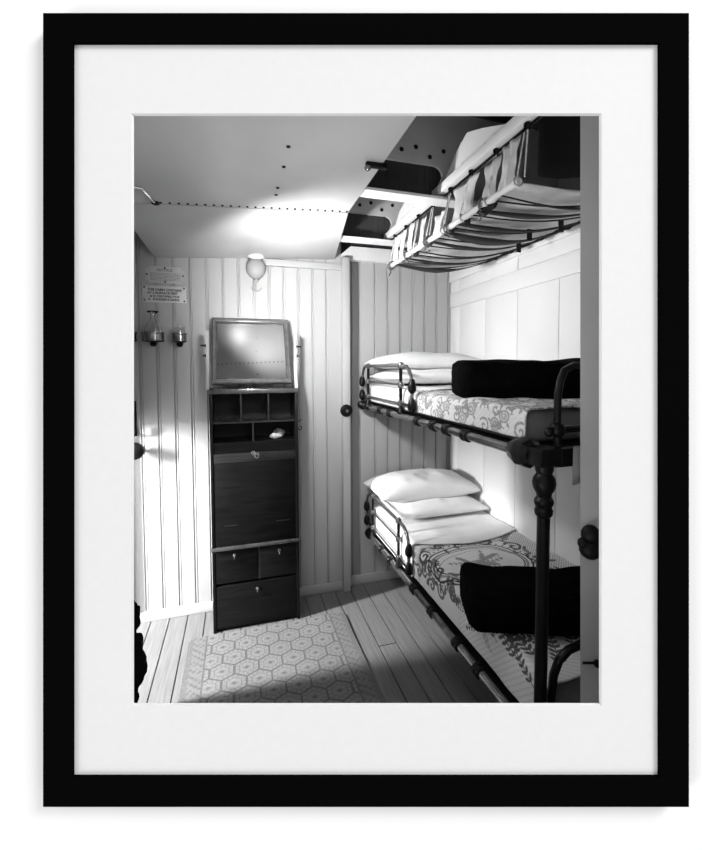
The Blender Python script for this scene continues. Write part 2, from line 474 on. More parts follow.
# ------------------------------------------------------------------ the hanging wall and the frame
D = 0.80
def px(u, v, d): return EYE + RT * ((u - 360) / 408 * d) + UP * ((386 - v) / 408 * d) + FW * d
def rect_ring(bm, outer, inner, d0, d1, at=None):
    """flat ring between two pixel-sized rectangles, from depth d0 to d1; sizes are set at depth at"""
    def P(u, v, d): return EYE + RT * ((u - 360) / 408 * (at or d0)) + UP * ((386 - v) / 408 * (at or d0)) + FW * d
    def cs(r): return [(r[0], r[1]), (r[2], r[1]), (r[2], r[3]), (r[0], r[3])]
    fo = [bm.verts.new(P(u, v, d0)) for u, v in cs(outer)]; fi = [bm.verts.new(P(u, v, d0)) for u, v in cs(inner)]
    bo = [bm.verts.new(P(u, v, d1)) for u, v in cs(outer)]; bi = [bm.verts.new(P(u, v, d1)) for u, v in cs(inner)]
    for k in range(4):
        j = (k + 1) % 4
        bm.faces.new((fo[k], fo[j], fi[j], fi[k])); bm.faces.new((bo[j], bo[k], bi[k], bi[j]))
        bm.faces.new((fo[k], bo[k], bo[j], fo[j])); bm.faces.new((fi[j], bi[j], bi[k], fi[k]))
bm = new()
rect_ring(bm, (-1700, -1300, 2400, 1212), (112, 94, 622, 725), 0.822, 0.875)
struct(obj('wall_front', bm, 'gallery', smooth=0), 'plain white wall the black frame hangs on')

t = thing('picture_frame', 'black picture frame with a wide white mount around the cabin view', 'picture frame', px(366, 807, 0.80))
OUT, INN = (43, 13, 689, 807), (72, 42, 660, 778)
d0, d1 = 0.793, 0.822
def P2(u, v, d): return EYE + RT * ((u - 360) / 408 * d0) + UP * ((386 - v) / 408 * d0) + FW * d
oc = [(OUT[0], OUT[1]), (OUT[2], OUT[1]), (OUT[2], OUT[3]), (OUT[0], OUT[3])]
ic = [(INN[0], INN[1]), (INN[2], INN[1]), (INN[2], INN[3]), (INN[0], INN[3])]
for k in range(4):           # four mitred lengths of moulding
    j = (k + 1) % 4
    bm = new()
    q = [oc[k], oc[j], ic[j], ic[k]]
    hexa(bm, [P2(u, v, d0) for u, v in q] + [P2(u, v, d1) for u, v in q])
    obj('frame_moulding', bm, 'frame', t, smooth=0)
bm = new()
# mount board with a bevelled window
O_, I1, I2 = (66, 36, 666, 784), (131.3, 113.3, 601.7, 705.7), (134, 116, 599, 703)
def cs(r): return [(r[0], r[1]), (r[2], r[1]), (r[2], r[3]), (r[0], r[3])]
A = [bm.verts.new(px(u, v, 0.800)) for u, v in cs(O_)]
B = [bm.verts.new(px(u, v, 0.800)) for u, v in cs(I1)]
Cc = [bm.verts.new(px(u, v, 0.8055)) for u, v in cs(I2)]
Dd = [bm.verts.new(px(u, v, 0.8065)) for u, v in cs(I2)]
Ee = [bm.verts.new(px(u, v, 0.8065)) for u, v in cs(O_)]
for k in range(4):
    j = (k + 1) % 4
    for p, q in ((A, B), (B, Cc), (Cc, Dd), (Dd, Ee), (Ee, A)):
        bm.faces.new((p[k], p[j], q[j], q[k]))
obj('mount', bm, 'mount', t, smooth=0, label='wide white mount with a bevelled window')

# ------------------------------------------------------------------ carpet
def rug_pat(u, v):
    X = -0.30 + 0.95 * u; Y = 0.95 + 1.57 * v
    s = 0.125
    x, y = (X - 0.02) / s, Y / (s * 0.92)
    r3 = math.sqrt(3)
    ax, ay = np.mod(x, 1) - .5, np.mod(y, r3) - r3 / 2
    bx, by = np.mod(x - .5, 1) - .5, np.mod(y - r3 / 2, r3) - r3 / 2
    da, db = ax**2 + ay**2, bx**2 + by**2
    hx, hy = np.where(da < db, ax, bx), np.where(da < db, ay, by)
    h = np.maximum(np.abs(hx), np.abs(hx) * .5 + np.abs(hy) * r3 / 2)
    val = np.full_like(u, 0.82)
    val = np.where(h > 0.455, 0.30, val)
    val = np.where((h > 0.27) & (h < 0.31), 0.5, val)
    hh = np.abs(hx) + np.abs(hy) * 1.3
    val = np.where((hh < 0.20), 0.62, val); val = np.where(hh < 0.1, 0.3, val)
    ang = np.arctan2(hy, hx)
    val = np.where((h > 0.32) & (h < 0.43) & (np.sin(ang * 12) > 0.55), 0.58, val)
    # border
    bd = np.minimum(u * 0.95, (1 - u) * 0.95)
    sp = np.sin(X * 170) * np.sin(Y * 150) + 0.6 * np.sin(X * 90 + Y * 120)
    val = np.where(bd < 0.105, np.where(sp > 0.35, 0.42, 0.66), val)
    val = np.where((bd > 0.098) & (bd < 0.106), 0.35, val)
    val = np.where(bd < 0.03, 0.5, val)
    rng = np.random.RandomState(3)
    return val + rng.normal(0, 0.09, u.shape)
def rug_shape(u, v):
    # rounded corners at the far end, slight waves
    X = -0.30 + 0.95 * u; Y = 0.95 + 1.57 * v
    ex = np.abs(u - .5) * 2
    Y = Y - np.where(v > 0.5, 0.035 * np.clip((ex - 0.90) / 0.10, 0, 1) ** 2 * (v - .5) * 2, 0)
    X = X + 0.02 * np.sin(v * 5.0) * (u - .5) * (u > .5)
    Z = 0.009 + 0.002 * np.sin(X * 14) * np.sin(Y * 11)
    return X, Y, Z
rg = grid_solid('carpet', 290, 470, rug_shape, 'rug', 0.008, rug_pat)
tag(rg, 'worn carpet with a hexagon pattern lying on the floor before the cabinet', 'carpet')

# ------------------------------------------------------------------ dressing cabinet
CX0, CX1, CY0, CY1, CT = -0.165, 0.355, 2.54, 2.778, 1.475
cab = thing('dressing_cabinet', 'tall dark wooden cabinet with pigeonholes, a writing flap and drawers under the mirror', 'cabinet', ((CX0 + CX1) / 2, 2.66, 0))
bm = new()
box(bm, CX0, CX0 + 0.018, CY0, CY1, 0, CT, 0.002); box(bm, CX1 - 0.018, CX1, CY0, CY1, 0, CT, 0.002)
box(bm, CX0 + 0.018, CX1 - 0.018, CY1 - 0.012, CY1, 0.0, CT)
box(bm, CX0 + 0.018, CX1 - 0.018, CY0 + 0.004, CY1 - 0.012, 1.09, 1.155)
box(bm, CX0 + 0.018, CX1 - 0.018, CY0 + 0.02, CY1 - 0.012, 0.0, 0.02)
box(bm, CX0 + 0.018, CX1 - 0.018, CY0 + 0.02, CY1 - 0.012, 0.285, 0.297)
obj('carcass', bm, 'cab', cab)
bm = new(); box(bm, CX0 - 0.004, CX1 + 0.004, CY0 - 0.008, CY1, 1.445, 1.475, 0.006)
obj('top', bm, 'mirrorframe', cab)
bm = new()
zi0, zi1, zm = 1.155, 1.445, 1.272
box(bm, CX0 + 0.018, CX1 - 0.018, CY0 + 0.006, CY1 - 0.012, zm - 0.004, zm + 0.005)
w3 = (CX1 - CX0 - 0.036) / 3
for k in (1, 2):
    xx = CX0 + 0.018 + w3 * k; box(bm, xx - 0.004, xx + 0.004, CY0 + 0.006, CY1 - 0.012, zm + 0.005, zi1)
box(bm, 0.079, 0.087, CY0 + 0.006, CY1 - 0.012, zi0, zm - 0.004)
obj('pigeonhole_divider', bm, 'cabedge', cab)
bm = new(); box(bm, CX0 + 0.0185, CX1 - 0.0185, CY1 - 0.016, CY1 - 0.0125, zi0, zi1)
obj('pigeonhole_back', bm, 'cabin', cab)
for k in range(3):           # scalloped lips along the upper pigeonholes
    xa = CX0 + 0.018 + w3 * k + 0.004; xb = xa + w3 - 0.008
    bm = new()
    pts = [(xa, zm + .005), (xb, zm + .005), (xb, zm + .035), (xb - .012, zm + .032), (xb - .03, zm + .014), (xa + .03, zm + .014), (xa + .012, zm + .032), (xa, zm + .035)]
    prism(bm, [(p, CY0 + 0.010, q) for p, q in pts], (0, 0.006, 0)); obj('pigeonhole_lip', bm, 'cab', cab, smooth=0)
# the writing flap
bm = new(); box(bm, CX0 + 0.02, CX1 - 0.02, CY0 + 0.002, CY0 + 0.022, 0.528, 1.088, 0.003)
flap = obj('writing_flap', bm, 'cab', cab)
for a, b in ((-0.09, -0.015), (0.215, 0.30)):
    bm = new(); box(bm, a, b, CY0 + 0.0005, CY0 + 0.004, 0.648, 0.652)
    obj('inlay_line', bm, 'cabedge', flap)
bm = new()
c = V((0.09, CY0, 1.075))
lathe(bm, [(0.010, -0.002), (0.010, -0.004), (0.004, -0.006)], c + V((0, 0, 0.006)), (0, 1, 0))
ring = arc(c + V((-0.008, -0.008, 0.012)), 0.010, 0, 360, 14, (1, 0, 0), (0, 0, 1)); tube(bm, ring, 0.0028, 6)
ring = arc(c + V((0.012, -0.008, -0.008)), 0.012, 0, 360, 14, (1, 0, 0), (0, 0.3, 1)); tube(bm, ring, 0.0028, 6)
tube(bm, [c + V((-0.012, -0.006, -0.004)), c + V((0.006, -0.008, 0.014))], 0.004, 6)
tube(bm, [c + V((0.010, -0.008, 0.014)), c + V((0.022, -0.008, 0.012)), c + V((0.024, -0.008, -0.004))], 0.003, 6)
obj('lock_and_ring', bm, 'steelbright', flap, label='bright lock plate with ring pulls')
bm = new(); box(bm, CX0 + 0.02, CX1 - 0.02, CY0 + 0.0005, CY0 + 0.004, 1.034, 1.088, 0.001)
obj('flap_rail', bm, 'cabedge', flap, label='lighter grained top rail')
bm = new(); box(bm, CX0 - 0.006, CX1 + 0.006, CY0 - 0.016, CY0 + 0.02, 0.506, 0.524, 0.005)
obj('ledge', bm, 'mirrorframe', cab, label='rounded ledge catching the light')
def pull(parent, x, z):
    bm = new()
    lathe(bm, [(0.010, -0.001), (0.010, -0.003), (0.004, -0.005)], (x, CY0, z + 0.006), (0, 1, 0), seg=12)
    tube(bm, [(x, CY0 - 0.004, z + 0.008), (x, CY0 - 0.012, z + 0.004), (x, CY0 - 0.013, z - 0.012), (x, CY0 - 0.006, z - 0.016)], 0.0035, 8)
    obj('drawer_pull', bm, 'steelbright', parent)
for (a, b, z0, z1, hx, hz) in ((CX0 + 0.02, 0.102, 0.300, 0.502, -0.038, 0.462), (0.112, CX1 - 0.02, 0.300, 0.502, 0.230, 0.458), (CX0 + 0.02, CX1 - 0.02, 0.024, 0.283, 0.094, 0.238)):
    bm = new(); box(bm, a, b, CY0 + 0.002, CY0 + 0.022, z0, z1, 0.003)
    dr = obj('drawer', bm, 'cab', cab); pull(dr, hx, hz)
bm = new(); box(bm, 0.102, 0.112, CY0 + 0.004, CY0 + 0.02, 0.297, 0.505)
obj('drawer_divider', bm, 'cabedge', cab)
bm = new()     # hook and ring on the right side
tube(bm, [(CX1 - 0.002, 2.56, 1.262), (CX1 + 0.012, 2.555, 1.266), (CX1 + 0.022, 2.55, 1.276)], 0.003, 6)
obj('side_hook', bm, 'black', cab)
bm = new()
tube(bm, [(CX1 - 0.002, 2.557, 1.222)] + arc((CX1 + 0.013, 2.555, 1.222), 0.011, 180, 460, 14, (1, 0, 0), (0, 0, 1)), 0.003, 6)
obj('side_ring', bm, 'black', cab)

# swing mirror on two uprights
mir = thing('swing_mirror', 'rectangular swing mirror in a polished wood frame tilted back between two uprights', 'mirror', (0.09, 2.62, CT))
for s, xx in ((-1, -0.172), (1, 0.350)):
    bm = new()
    prof = [(2.555, CT), (2.66, CT), (2.655, CT + 0.06), (2.64, CT + 0.12), (2.635, CT + 0.34), (2.62, CT + 0.352), (2.605, CT + 0.34), (2.605, CT + 0.12), (2.585, CT + 0.06)]
    prism(bm, [(xx - 0.009, y, z) for y, z in prof], (0.018, 0, 0))
    up = obj('mirror_upright', bm, 'upright', mir, smooth=0, label='side upright, its highlights put into a pale colour')
    for zz, ln in ((1.735, 0.026), (1.675, 0.016)):
        bm = new(); lathe(bm, [(0.010, 0.0), (0.010, 0.006), (0.0045, 0.008), (0.0045, ln), (0.007, ln + 0.003), (0, ln + 0.006)], (xx + s * 0.009, 2.62, zz), (s, 0, 0), seg=12)
        obj('pivot_screw', bm, 'black', up)
ax, bx_ = -0.148, 0.318
TB, TT = V((0, 2.548, 1.506)), V((0, 2.714, 1.914))
tv = (TT - TB).normalized(); tn = V((1, 0, 0)).cross(tv) # towards the camera
H_ = (TT - TB).length
def mp(x, h, d): return V((x, 0, 0)) + TB + tv * h + tn * d
if tn.y > 0: tn = -tn
prof = [(0.0, -0.018), (0.0, 0.004), (0.006, 0.008), (0.016, 0.006), (0.022, 0.003), (0.030, 0.003), (0.036, -0.003), (0.036, -0.018)]
bm = new()
rings = []
for (cx_, ch, sx, sh) in ((ax, 0, 1, 1), (bx_, 0, -1, 1), (bx_, H_, -1, -1), (ax, H_, 1, -1)):
    rings.append([bm.verts.new(mp(cx_ + sx * p * 0.82, ch + sh * p, d)) for p, d in prof])
for k in range(4):
    j = (k + 1) % 4
    for i in range(len(prof)):
        ii = (i + 1) % len(prof)
        bm.faces.new((rings[k][i], rings[j][i], rings[j][ii], rings[k][ii]))
obj('mirror_frame', bm, 'mirrorframe', mir, smooth=25)
bm = new()
hexa(bm, [mp(ax + .026, .030, -.012), mp(bx_ - .026, .030, -.012), mp(bx_ - .026, H_ - .030, -.012), mp(ax + .026, H_ - .030, -.012),
          mp(ax + .026, .030, -.006), mp(bx_ - .026, .030, -.006), mp(bx_ - .026, H_ - .030, -.006), mp(ax + .026, H_ - .030, -.006)])
obj('mirror_glass', bm, 'glass', mir, smooth=0)
bm = new()     # crumpled paper in the lower right pigeonhole
def crumple(bm, c, rx, ry, rz, seed, n=14):
    def f(u, v):
        th, ph = PI * v, 2 * PI * u
        d = V((math.sin(th) * math.cos(ph), math.sin(th) * math.sin(ph), math.cos(th)))
        k = 1 + 0.35 * noise.noise(d * 2.6 + V((seed, 0, 0)))
        return V(c) + V((d.x * rx * k, d.y * ry * k, d.z * rz * k))
    grid(bm, n, n, f); bmesh.ops.remove_doubles(bm, verts=bm.verts, dist=1e-5)
crumple(bm, (0.222, 2.60, 1.172), 0.034, 0.022, 0.016, 3)
tag(obj('crumpled_paper', bm, 'paper', smooth=20), 'white crumpled paper lying in the lower right pigeonhole of the cabinet', 'paper')
bm = new(); crumple(bm, (0.245, 2.655, 1.18), 0.036, 0.022, 0.03, 9)
tag(obj('cloth_scrap', bm, 'ticking', smooth=20), 'grey crumpled cloth lying behind the white paper in the pigeonhole', 'cloth')

# ------------------------------------------------------------------ back wall fittings
lamp = thing('globe_lamp', 'frosted globe lamp on the back wall just under the ceiling', 'lamp', (0.121, 2.735, 2.33))
bm = new(); ball(bm, (0.121, 2.735, 2.238), 0.062, 24, 1.08)
obj('globe', bm, 'globe', lamp, label='frosted grey glass globe')
bm = new(); lathe(bm, [(0.05, 0.0), (0.05, -0.01), (0.034, -0.018), (0.03, -0.035)], (0.121, 2.735, zc(.121) - 0.002))
obj('lamp_cap', bm, 'white', lamp)
bm = new(); lathe(bm, [(0.014, 0), (0.018, -0.008), (0.022, -0.012), (0.014, -0.02), (0, -0.026)], (0.121, 2.735, 2.174))
tube(bm, arc((0.121, 2.735, 2.13), 0.035, 200, 340, 10, (1, 0, 0), (0, 0, 1)), 0.003, 6)
tube(bm, [(0.121, 2.735, 2.15), (0.121, 2.735, 2.095)], 0.003, 6)
obj('lamp_finial', bm, 'globe', lamp)

def text(name, body, size, x, z, y, material, parent, width=None):
    cu = bpy.data.curves.new(name, 'FONT'); cu.body = body; cu.size = size; cu.align_x = 'CENTER'; cu.align_y = 'CENTER'
    cu.extrude = 0.0006; cu.offset = size * 0.03
    to = bpy.data.objects.new(name, cu); COL.objects.link(to)
    dg = bpy.context.evaluated_depsgraph_get()
    me = bpy.data.meshes.new_from_object(to.evaluated_get(dg))
    bpy.data.objects.remove(to)
    co = np.zeros(len(me.vertices) * 3); me.vertices.foreach_get('co', co); co = co.reshape(-1, 3)
    k = 1.0
    if width: k = width / (co[:, 0].max() - co[:, 0].min())
    out = np.stack([co[:, 0] * k, -co[:, 2], co[:, 1]], -1) + np.array((x, y, z)) - np.array(parent.location)
    me.vertices.foreach_set('co', out.ravel())
    me.materials.clear(); me.materials.append(M[material])
    o = bpy.data.objects.new(name, me); COL.objects.link(o); o.parent = parent
    return o

s1 = thing('notice_plate', 'pale plate with notched corners headed NOTICE, above the cabin certificate plate', 'sign', (-0.42, YB - 0.004, 2.122))
bm = new()
x0, x1, z0, z1, n = -0.533, -0.312, 2.128, 2.228, 0.018
pts = [(x0 + n, z0), (x1 - n, z0), (x1 - n, z0 + n), (x1, z0 + n), (x1, z1 - n), (x1 - n, z1 - n), (x1 - n, z1), (x0 + n, z1), (x0 + n, z1 - n), (x0, z1 - n), (x0, z0 + n), (x0 + n, z0 + n)]
prism(bm, [(a, YB - 0.007, b) for a, b in pts], (0, 0.006, 0)); obj('plate', bm, 'enamel', s1, smooth=0)
text('lettering', 'NOTICE', 0.022, -0.425, 2.205, YB - 0.0078, 'greyletter', s1, 0.09)
bm = new()
for r in range(6):
    z = 2.186 - r * 0.0085; x = x0 + 0.026
    while x < x1 - 0.03:
        L = random.uniform(0.006, 0.02); box(bm, x, min(x + L, x1 - 0.025), YB - 0.0076, YB - 0.0068, z - 0.0017, z + 0.0017); x += L + 0.004
obj('small_print', bm, 'greyletter', s1, smooth=0)
def screws(parent, ps, y):
    for a, b in ps:
        bm = new(); lathe(bm, [(0.0055, 0), (0.0055, -0.002), (0.003, -0.0035)], (a, y, b), (0, 1, 0), seg=10); obj('screw', bm, 'letter', parent)
screws(s1, ((-0.423, z1 - 0.008), (-0.423, z0 + 0.006), (x0 + 0.008, 2.176), (x1 - 0.008, 2.176)), YB - 0.007)
s2 = thing('cabin_certificate_plate', 'white rectangular plate lettered THIS CABIN CONTAINS, screwed under the notice', 'sign', (-0.43, YB - 0.004, 2.0))
bm = new(); box(bm, -0.552, -0.303, YB - 0.012, YB - 0.001, 2.007, 2.108, 0.003); obj('plate', bm, 'enamel2', s2)
for body, sz, xx, zz, wd in (('THIS CABIN CONTAINS', 0.02, -0.425, 2.083, 0.192), ('N\u00ba 2 SURFACE FEET', 0.02, -0.437, 2.063, 0.170), ('& IS CERTIFIED FOR', 0.017, -0.425, 2.043, 0.168), ('2  PASSENGERS', 0.018, -0.432, 2.024, 0.178)):
    text('lettering', body, sz, xx, zz, YB - 0.0128, 'letter', s2, wd)
screws(s2, ((-0.540, 2.097), (-0.315, 2.097), (-0.540, 2.018), (-0.315, 2.018)), YB - 0.012)

def holder(x, r, label, z=1.79):
    y = YB - r - 0.022
    t = thing('glass_holder', label, 'glass holder', (x, YB, z), 'metal glass holders on the back wall')
    bm = new()
    prof = [(r * .98, -0.022), (r + 0.003, -0.026), (r + .003, -0.02), (r, -0.016), (r, 0.014), (r + .004, 0.020), (r + 0.004, 0.026), (r - 0.003, 0.026), (r - 0.004, -0.016), (r - .01, -0.022)]
    vs = []
    seg = 26
    for (a, b) in prof:
        vs.append([bm.verts.new((x + a * math.cos(2 * PI * k / seg), y + a * math.sin(2 * PI * k / seg), z + b)) for k in range(seg)])
    for i in range(len(prof)):
        for k in range(seg):
            bm.faces.new((vs[i][k], vs[i][(k + 1) % seg], vs[(i + 1) % len(prof)][(k + 1) % seg], vs[(i + 1) % len(prof)][k]))
    obj('ring', bm, 'brass', t, label='dark metal ring with bright edges')
    bm = new(); tube(bm, [(x, y + r, z), (x, YB - 0.004, z)], 0.008); lathe(bm, [(0.024, 0), (0.024, -0.006), (0.012, -0.009)], (x, YB, z), (0, 1, 0))
    obj('bracket', bm, 'black', t)
    bm = new(); lathe(bm, [(0.0, 0.004), (r * 0.98, 0.003), (r * .98, -0.004), (0.016, -0.01), (0.02, -0.02), (0.012, -0.034), (0, -0.036)], (x, y, z - 0.024))
    obj('base_cup', bm, 'black', t)
    return x, y, z
hx = holder(-0.485, 0.058, 'wide metal ring holder on the back wall that carries the glass carafe')
h2 = holder(-0.341, 0.040, 'small metal ring holder on the back wall carrying a glass tumbler, nearest the mirror')
h3 = holder(-0.622, 0.044, 'metal ring holder half hidden at the left edge of the back wall')
def glassware(name, label, cat, x, y, z, prof, group=None):
    bm = new(); lathe(bm, prof, (x, y, z), seg=24)
    return tag(obj(name, bm, 'clear', smooth=40), label, cat, group)
glassware('carafe', 'clear glass water carafe with a flared lip standing in the wide ring holder', 'carafe', hx[0], hx[1], hx[2] - 0.020,
          [(0.0, 0), (0.044, 0.0), (0.050, 0.01), (0.050, 0.06), (0.040, 0.085), (0.018, 0.11), (0.013, 0.14), (0.015, 0.155), (0.032, 0.168), (0.034, 0.172),
           (0.030, 0.171), (0.012, 0.156), (0.010, 0.14), (0.015, 0.11), (0.037, 0.083), (0.047, 0.06), (0.047, 0.012), (0.0, 0.006)])
tum = [(0.0, 0), (0.028, 0.0), (0.034, 0.085), (0.0325, 0.085), (0.0265, 0.006), (0, 0.005)]
glassware('tumbler', 'clear drinking tumbler standing in the small holder next to the mirror', 'tumbler', h2[0], h2[1], h2[2] - 0.020, tum, 'tumblers in the wall holders')
glassware('tumbler', 'clear drinking tumbler standing in the holder at the far left', 'tumbler', h3[0], h3[1], h3[2] - 0.020, tum, 'tumblers in the wall holders')

kn = thing('bell_push', 'round black bell push on the upright batten beside the bunks', 'bell push', (0.722, 2.752, 1.300))
bm = new(); lathe(bm, [(0.044, 0), (0.044, -0.006), (0.036, -0.014), (0.022, -0.018), (0, -0.018)], (0.722, 2.752, 1.300), (0, 1, 0), seg=24); obj('rose', bm, 'black', kn)
bm = new(); lathe(bm, [(0.012, -0.016), (0.012, -0.026), (0.008, -0.03), (0, -0.031)], (0.722, 2.752, 1.300), (0, 1, 0)); obj('button', bm, 'brass', kn, label='small metal button')

# dark fittings by the doorway at the left edge
def z_at(pxx, pyy, y):
    d = RT * ((pxx - 360) / 408) + UP * ((386 - pyy) / 408) + FW
    k = (y - EYE.y) / d.y
    return EYE + d * k
HX = -0.615
hk = thing('coat_hook', 'black double coat hook at the left edge of the cabin', 'hook', (HX, YB, 1.36))
bm = new(); box(bm, HX - 0.018, HX + 0.012, YB - 0.010, YB, 1.18, 1.40, 0.004); obj('back_plate', bm, 'black', hk)
for zz in (1.355, 1.20):
    bm = new(); tube(bm, [(HX, YB - .008, zz), (HX, YB - 0.035, zz - 0.012), (HX, YB - 0.055, zz - 0.005), (HX, YB - 0.06, zz + 0.02)], 0.010, 8); ball(bm, (HX, YB - 0.06, zz + 0.02), 0.017); obj('hook', bm, 'black', hk)
kb = thing('door_knob', 'large black round knob low under the coat hook at the left edge', 'door knob', (HX + 0.012, YB, 1.10))
bm = new(); lathe(bm, [(0.03, 0), (0.03, 0.008), (0.013, 0.014), (0.013, 0.035), (0.034, 0.045), (0.052, 0.066), (0.05, 0.088), (0.025, 0.100), (0, 0.102)], (HX + 0.012, YB, 1.10), (0, -1, 0)); obj('knob', bm, 'black', kb)
bm = new(); crumple(bm, (-0.505, 1.92, 0.115), 0.070, 0.08, 0.115, 5, 22)
for c_, a_, b_, d_, sd in (((-0.470, 1.92, 0.33), 0.062, 0.06, 0.15, 12), ((-0.475, 1.92, 0.52), 0.052, 0.05, 0.085, 21)):
    crumple(bm, c_, a_, b_, d_, sd, 20)
tag(obj('cloth_bundle', bm, 'blanket', smooth=40), 'black lumpy bundle standing on the floor at the lower left edge of the cabin', 'bundle')

# ------------------------------------------------------------------ iron bunk bed
bunk = thing('bunk_bed', 'two-tier iron bunk bed frame with tubular rails along the right wall', 'bunk bed', (1.2, 1.85, 0))
XU, ZU = 0.842, 1.337
XW, ZW = 0.880, 0.420
YF, YH = 0.967, 2.775
def side_rail(x, z, y0, y1, col, label):
    bm = new(); tube(bm, [(x, y0, z), (x, y1, z)], 0.0165, 16)
    rl = obj('side_rail', bm, 'brass', bunk, label=label)
    for yy in col:
        bm = new(); lathe(bm, [(0.0175, -0.022), (0.024, -0.018), (0.024, -0.006), (0.020, 0), (0.024, 0.006), (0.024, 0.018), (0.0175, 0.022)], (x, yy, z), (0, 1, 0), seg=16)
        obj('rail_collar', bm, 'iron', rl)
    bm = new(); lathe(bm, [(0.02, -0.03), (0.032, -0.022), (0.034, 0.0), (0.032, 0.022), (0.02, 0.035)], (x, y1, z), (0, 1, 0), seg=16); box(bm, x - 0.02, x + 0.02, y1 - 0.02, y1 + 0.03, z - 0.03, z + 0.03, 0.006)
    obj('rail_socket', bm, 'iron', rl)
    return rl
side_rail(XU, ZU, 1.0, 2.755, (1.38, 1.53, 1.655, 1.82, 2.20, 2.36, 2.62), 'upper side rail')
side_rail(XW, ZW, 1.0, 2.71, (1.34, 1.50, 1.74, 1.95, 2.29, 2.45), 'lower side rail')

def guard(x, z0, ya, yb, dz, label):
    """side guard: ya foot side, yb head side; dz overall height"""
    zt, zm_, zl = z0 + dz, z0 + dz * 0.62, z0 + dz * 0.25
    e = 0.15
    bm = new()
    pts = [(x, ya - e, zl)] + [(x, ya - e, zt - 0.105)] + [V((x, ya - 0.045, zt - 0.105)) + V((0, -0.105 * math.cos(math.radians(q)), 0.105 * math.sin(math.radians(q)))) for q in (25, 50, 70)] + [(x, ya, zt)]
    pts += [(x, yb, zt)] + [V((x, yb + 0.045, zt - 0.105)) + V((0, 0.095 * math.sin(math.radians(q)), 0.105 * math.cos(math.radians(q)))) for q in (20, 40, 65)] + [(x, yb + e - .01, zt - 0.105), (x, yb + e - .01, zl)]
    tube(bm, pts, 0.0095, 12)
    gd = obj('guard_rail', bm, 'brass', bunk, label=label)
    bm = new()
    for zz in (zm_, zl): tube(bm, [(x, ya, zz), (x, yb, zz)], 0.0065, 10)
    obj('guard_crossbar', bm, 'brass', gd)
    for yy in (ya, yb):
        bm = new(); tube(bm, [(x, yy, z0 + 0.012), (x, yy, zt)], 0.009, 12)
        lathe(bm, [(0.017, 0.012), (0.02, 0.02), (0.012, 0.05)], (x, yy, z0), seg=12)
        obj('guard_upright', bm, 'iron', gd)
    for yy in (ya, yb):
        for zz in (zt, zm_, zl):
            bm = new(); lathe(bm, [(0.009, -0.018), (0.016, -0.011), (0.018, 0), (0.016, 0.011), (0.009, 0.018)], (x, yy, zz), seg=12)
            obj('guard_joint', bm, 'brass', gd)
    for yy in (ya - e, yb + e - .01):
        bm = new()
        for zz, s in ((zm_ - 0.005, 1.0), (zl, 1.0)): lathe(bm, [(0.010, -0.034 * s), (0.021, -0.02 * s), (0.023, 0), (0.019, 0.02 * s), (0.010, 0.04 * s)], (x, yy, zz), seg=12)
        tube(bm, [(x, yy, zl), (x, (ya if yy < ya else yb), zl)], 0.007, 8)
        obj('guard_finial', bm, 'iron', gd)
guard(XU, ZU, 2.048, 2.62, 0.274, 'upper side guard')
guard(XW, ZW, 2.17, 2.66 - 0.02, 0.292, 'lower side guard')

# foot end of the upper bunk and the turned post
bm = new()
lathe(bm, [(0.024, 0), (0.024, 0.02), (0.018, 0.03), (0.018, 1.165), (0.024, 1.172), (0.026, 1.185), (0.022, 1.195), (0.027, 1.205), (0.027, 1.215), (0.02, 1.225), (0.022, 1.235),
           (0.030, 1.25), (0.033, 1.265), (0.030, 1.28), (0.022, 1.292), (0.026, 1.305), (0.026, 1.32)], (0.845, YF, 0), seg=20)
obj('foot_post', bm, 'iron', bunk)
bm = new()
lathe(bm, [(0.03, -0.045), (0.045, -0.03), (0.048, 0.0), (0.040, 0.02), (0.03, 0.05), (0.022, 0.06)], (XU - 0.006, 1.045, ZU + 0.004), (0, 1, 0), seg=8)
box(bm, XU - 0.030, XU + 0.05, YF - 0.025, YF + 0.05, ZU - 0.024, ZU + 0.030, 0.010)
obj('corner_casting', bm, 'iron', bunk)
bm = new(); box(bm, XU + 0.03, XR - 0.005, YF - 0.016, YF + 0.016, ZU - 0.028, ZU + 0.028, 0.006)
obj('foot_rail', bm, 'iron', bunk)
bm = new()
xs = 0.892
tube(bm, [(xs, YF, ZU), (xs - 0.004, YF, 1.43), (xs - 0.004, YF, 1.52), (xs + 0.004, YF, 1.56), (xs + 0.022, YF + 0.005, 1.59), (xs + 0.06, YF + 0.01, 1.605), (XR - 0.1, YF + 0.01, 1.605), (XR - 0.05, YF, 1.56), (XR - 0.05, YF, ZU)], 0.0105, 12)
hp = obj('foot_hoop', bm, 'iron', bunk, label='upper curved foot hoop')
bm = new(); tube(bm, [(xs - 0.03, YF, 1.418), (XR - 0.05, YF, 1.418)], 0.011, 10); ball(bm, (xs - 0.004, YF, 1.418), 0.024); ball(bm, (xs - 0.032, YF, 1.412), 0.015); obj('hoop_crossbar', bm, 'iron', hp)
# foot end of the lower bunk
bm = new(); box(bm, XW - 0.03, XR - 0.005, YF - 0.014, YF + 0.016, ZW - 0.026, ZW + 0.026, 0.006)
obj('foot_rail', bm, 'iron', bunk)
bm = new()
tube(bm, [(0.885, YF, ZW), (0.885, YF, 0.62), (0.892, YF, 0.68), (0.91, YF, 0.72), (0.945, YF, 0.745), (1.0, YF, 0.755), (XR - 0.1, YF, 0.755), (XR - 0.05, YF, 0.70), (XR - 0.05, YF, ZW)], 0.0125, 12)
obj('foot_hoop', bm, 'iron', bunk, label='lower curved foot hoop')
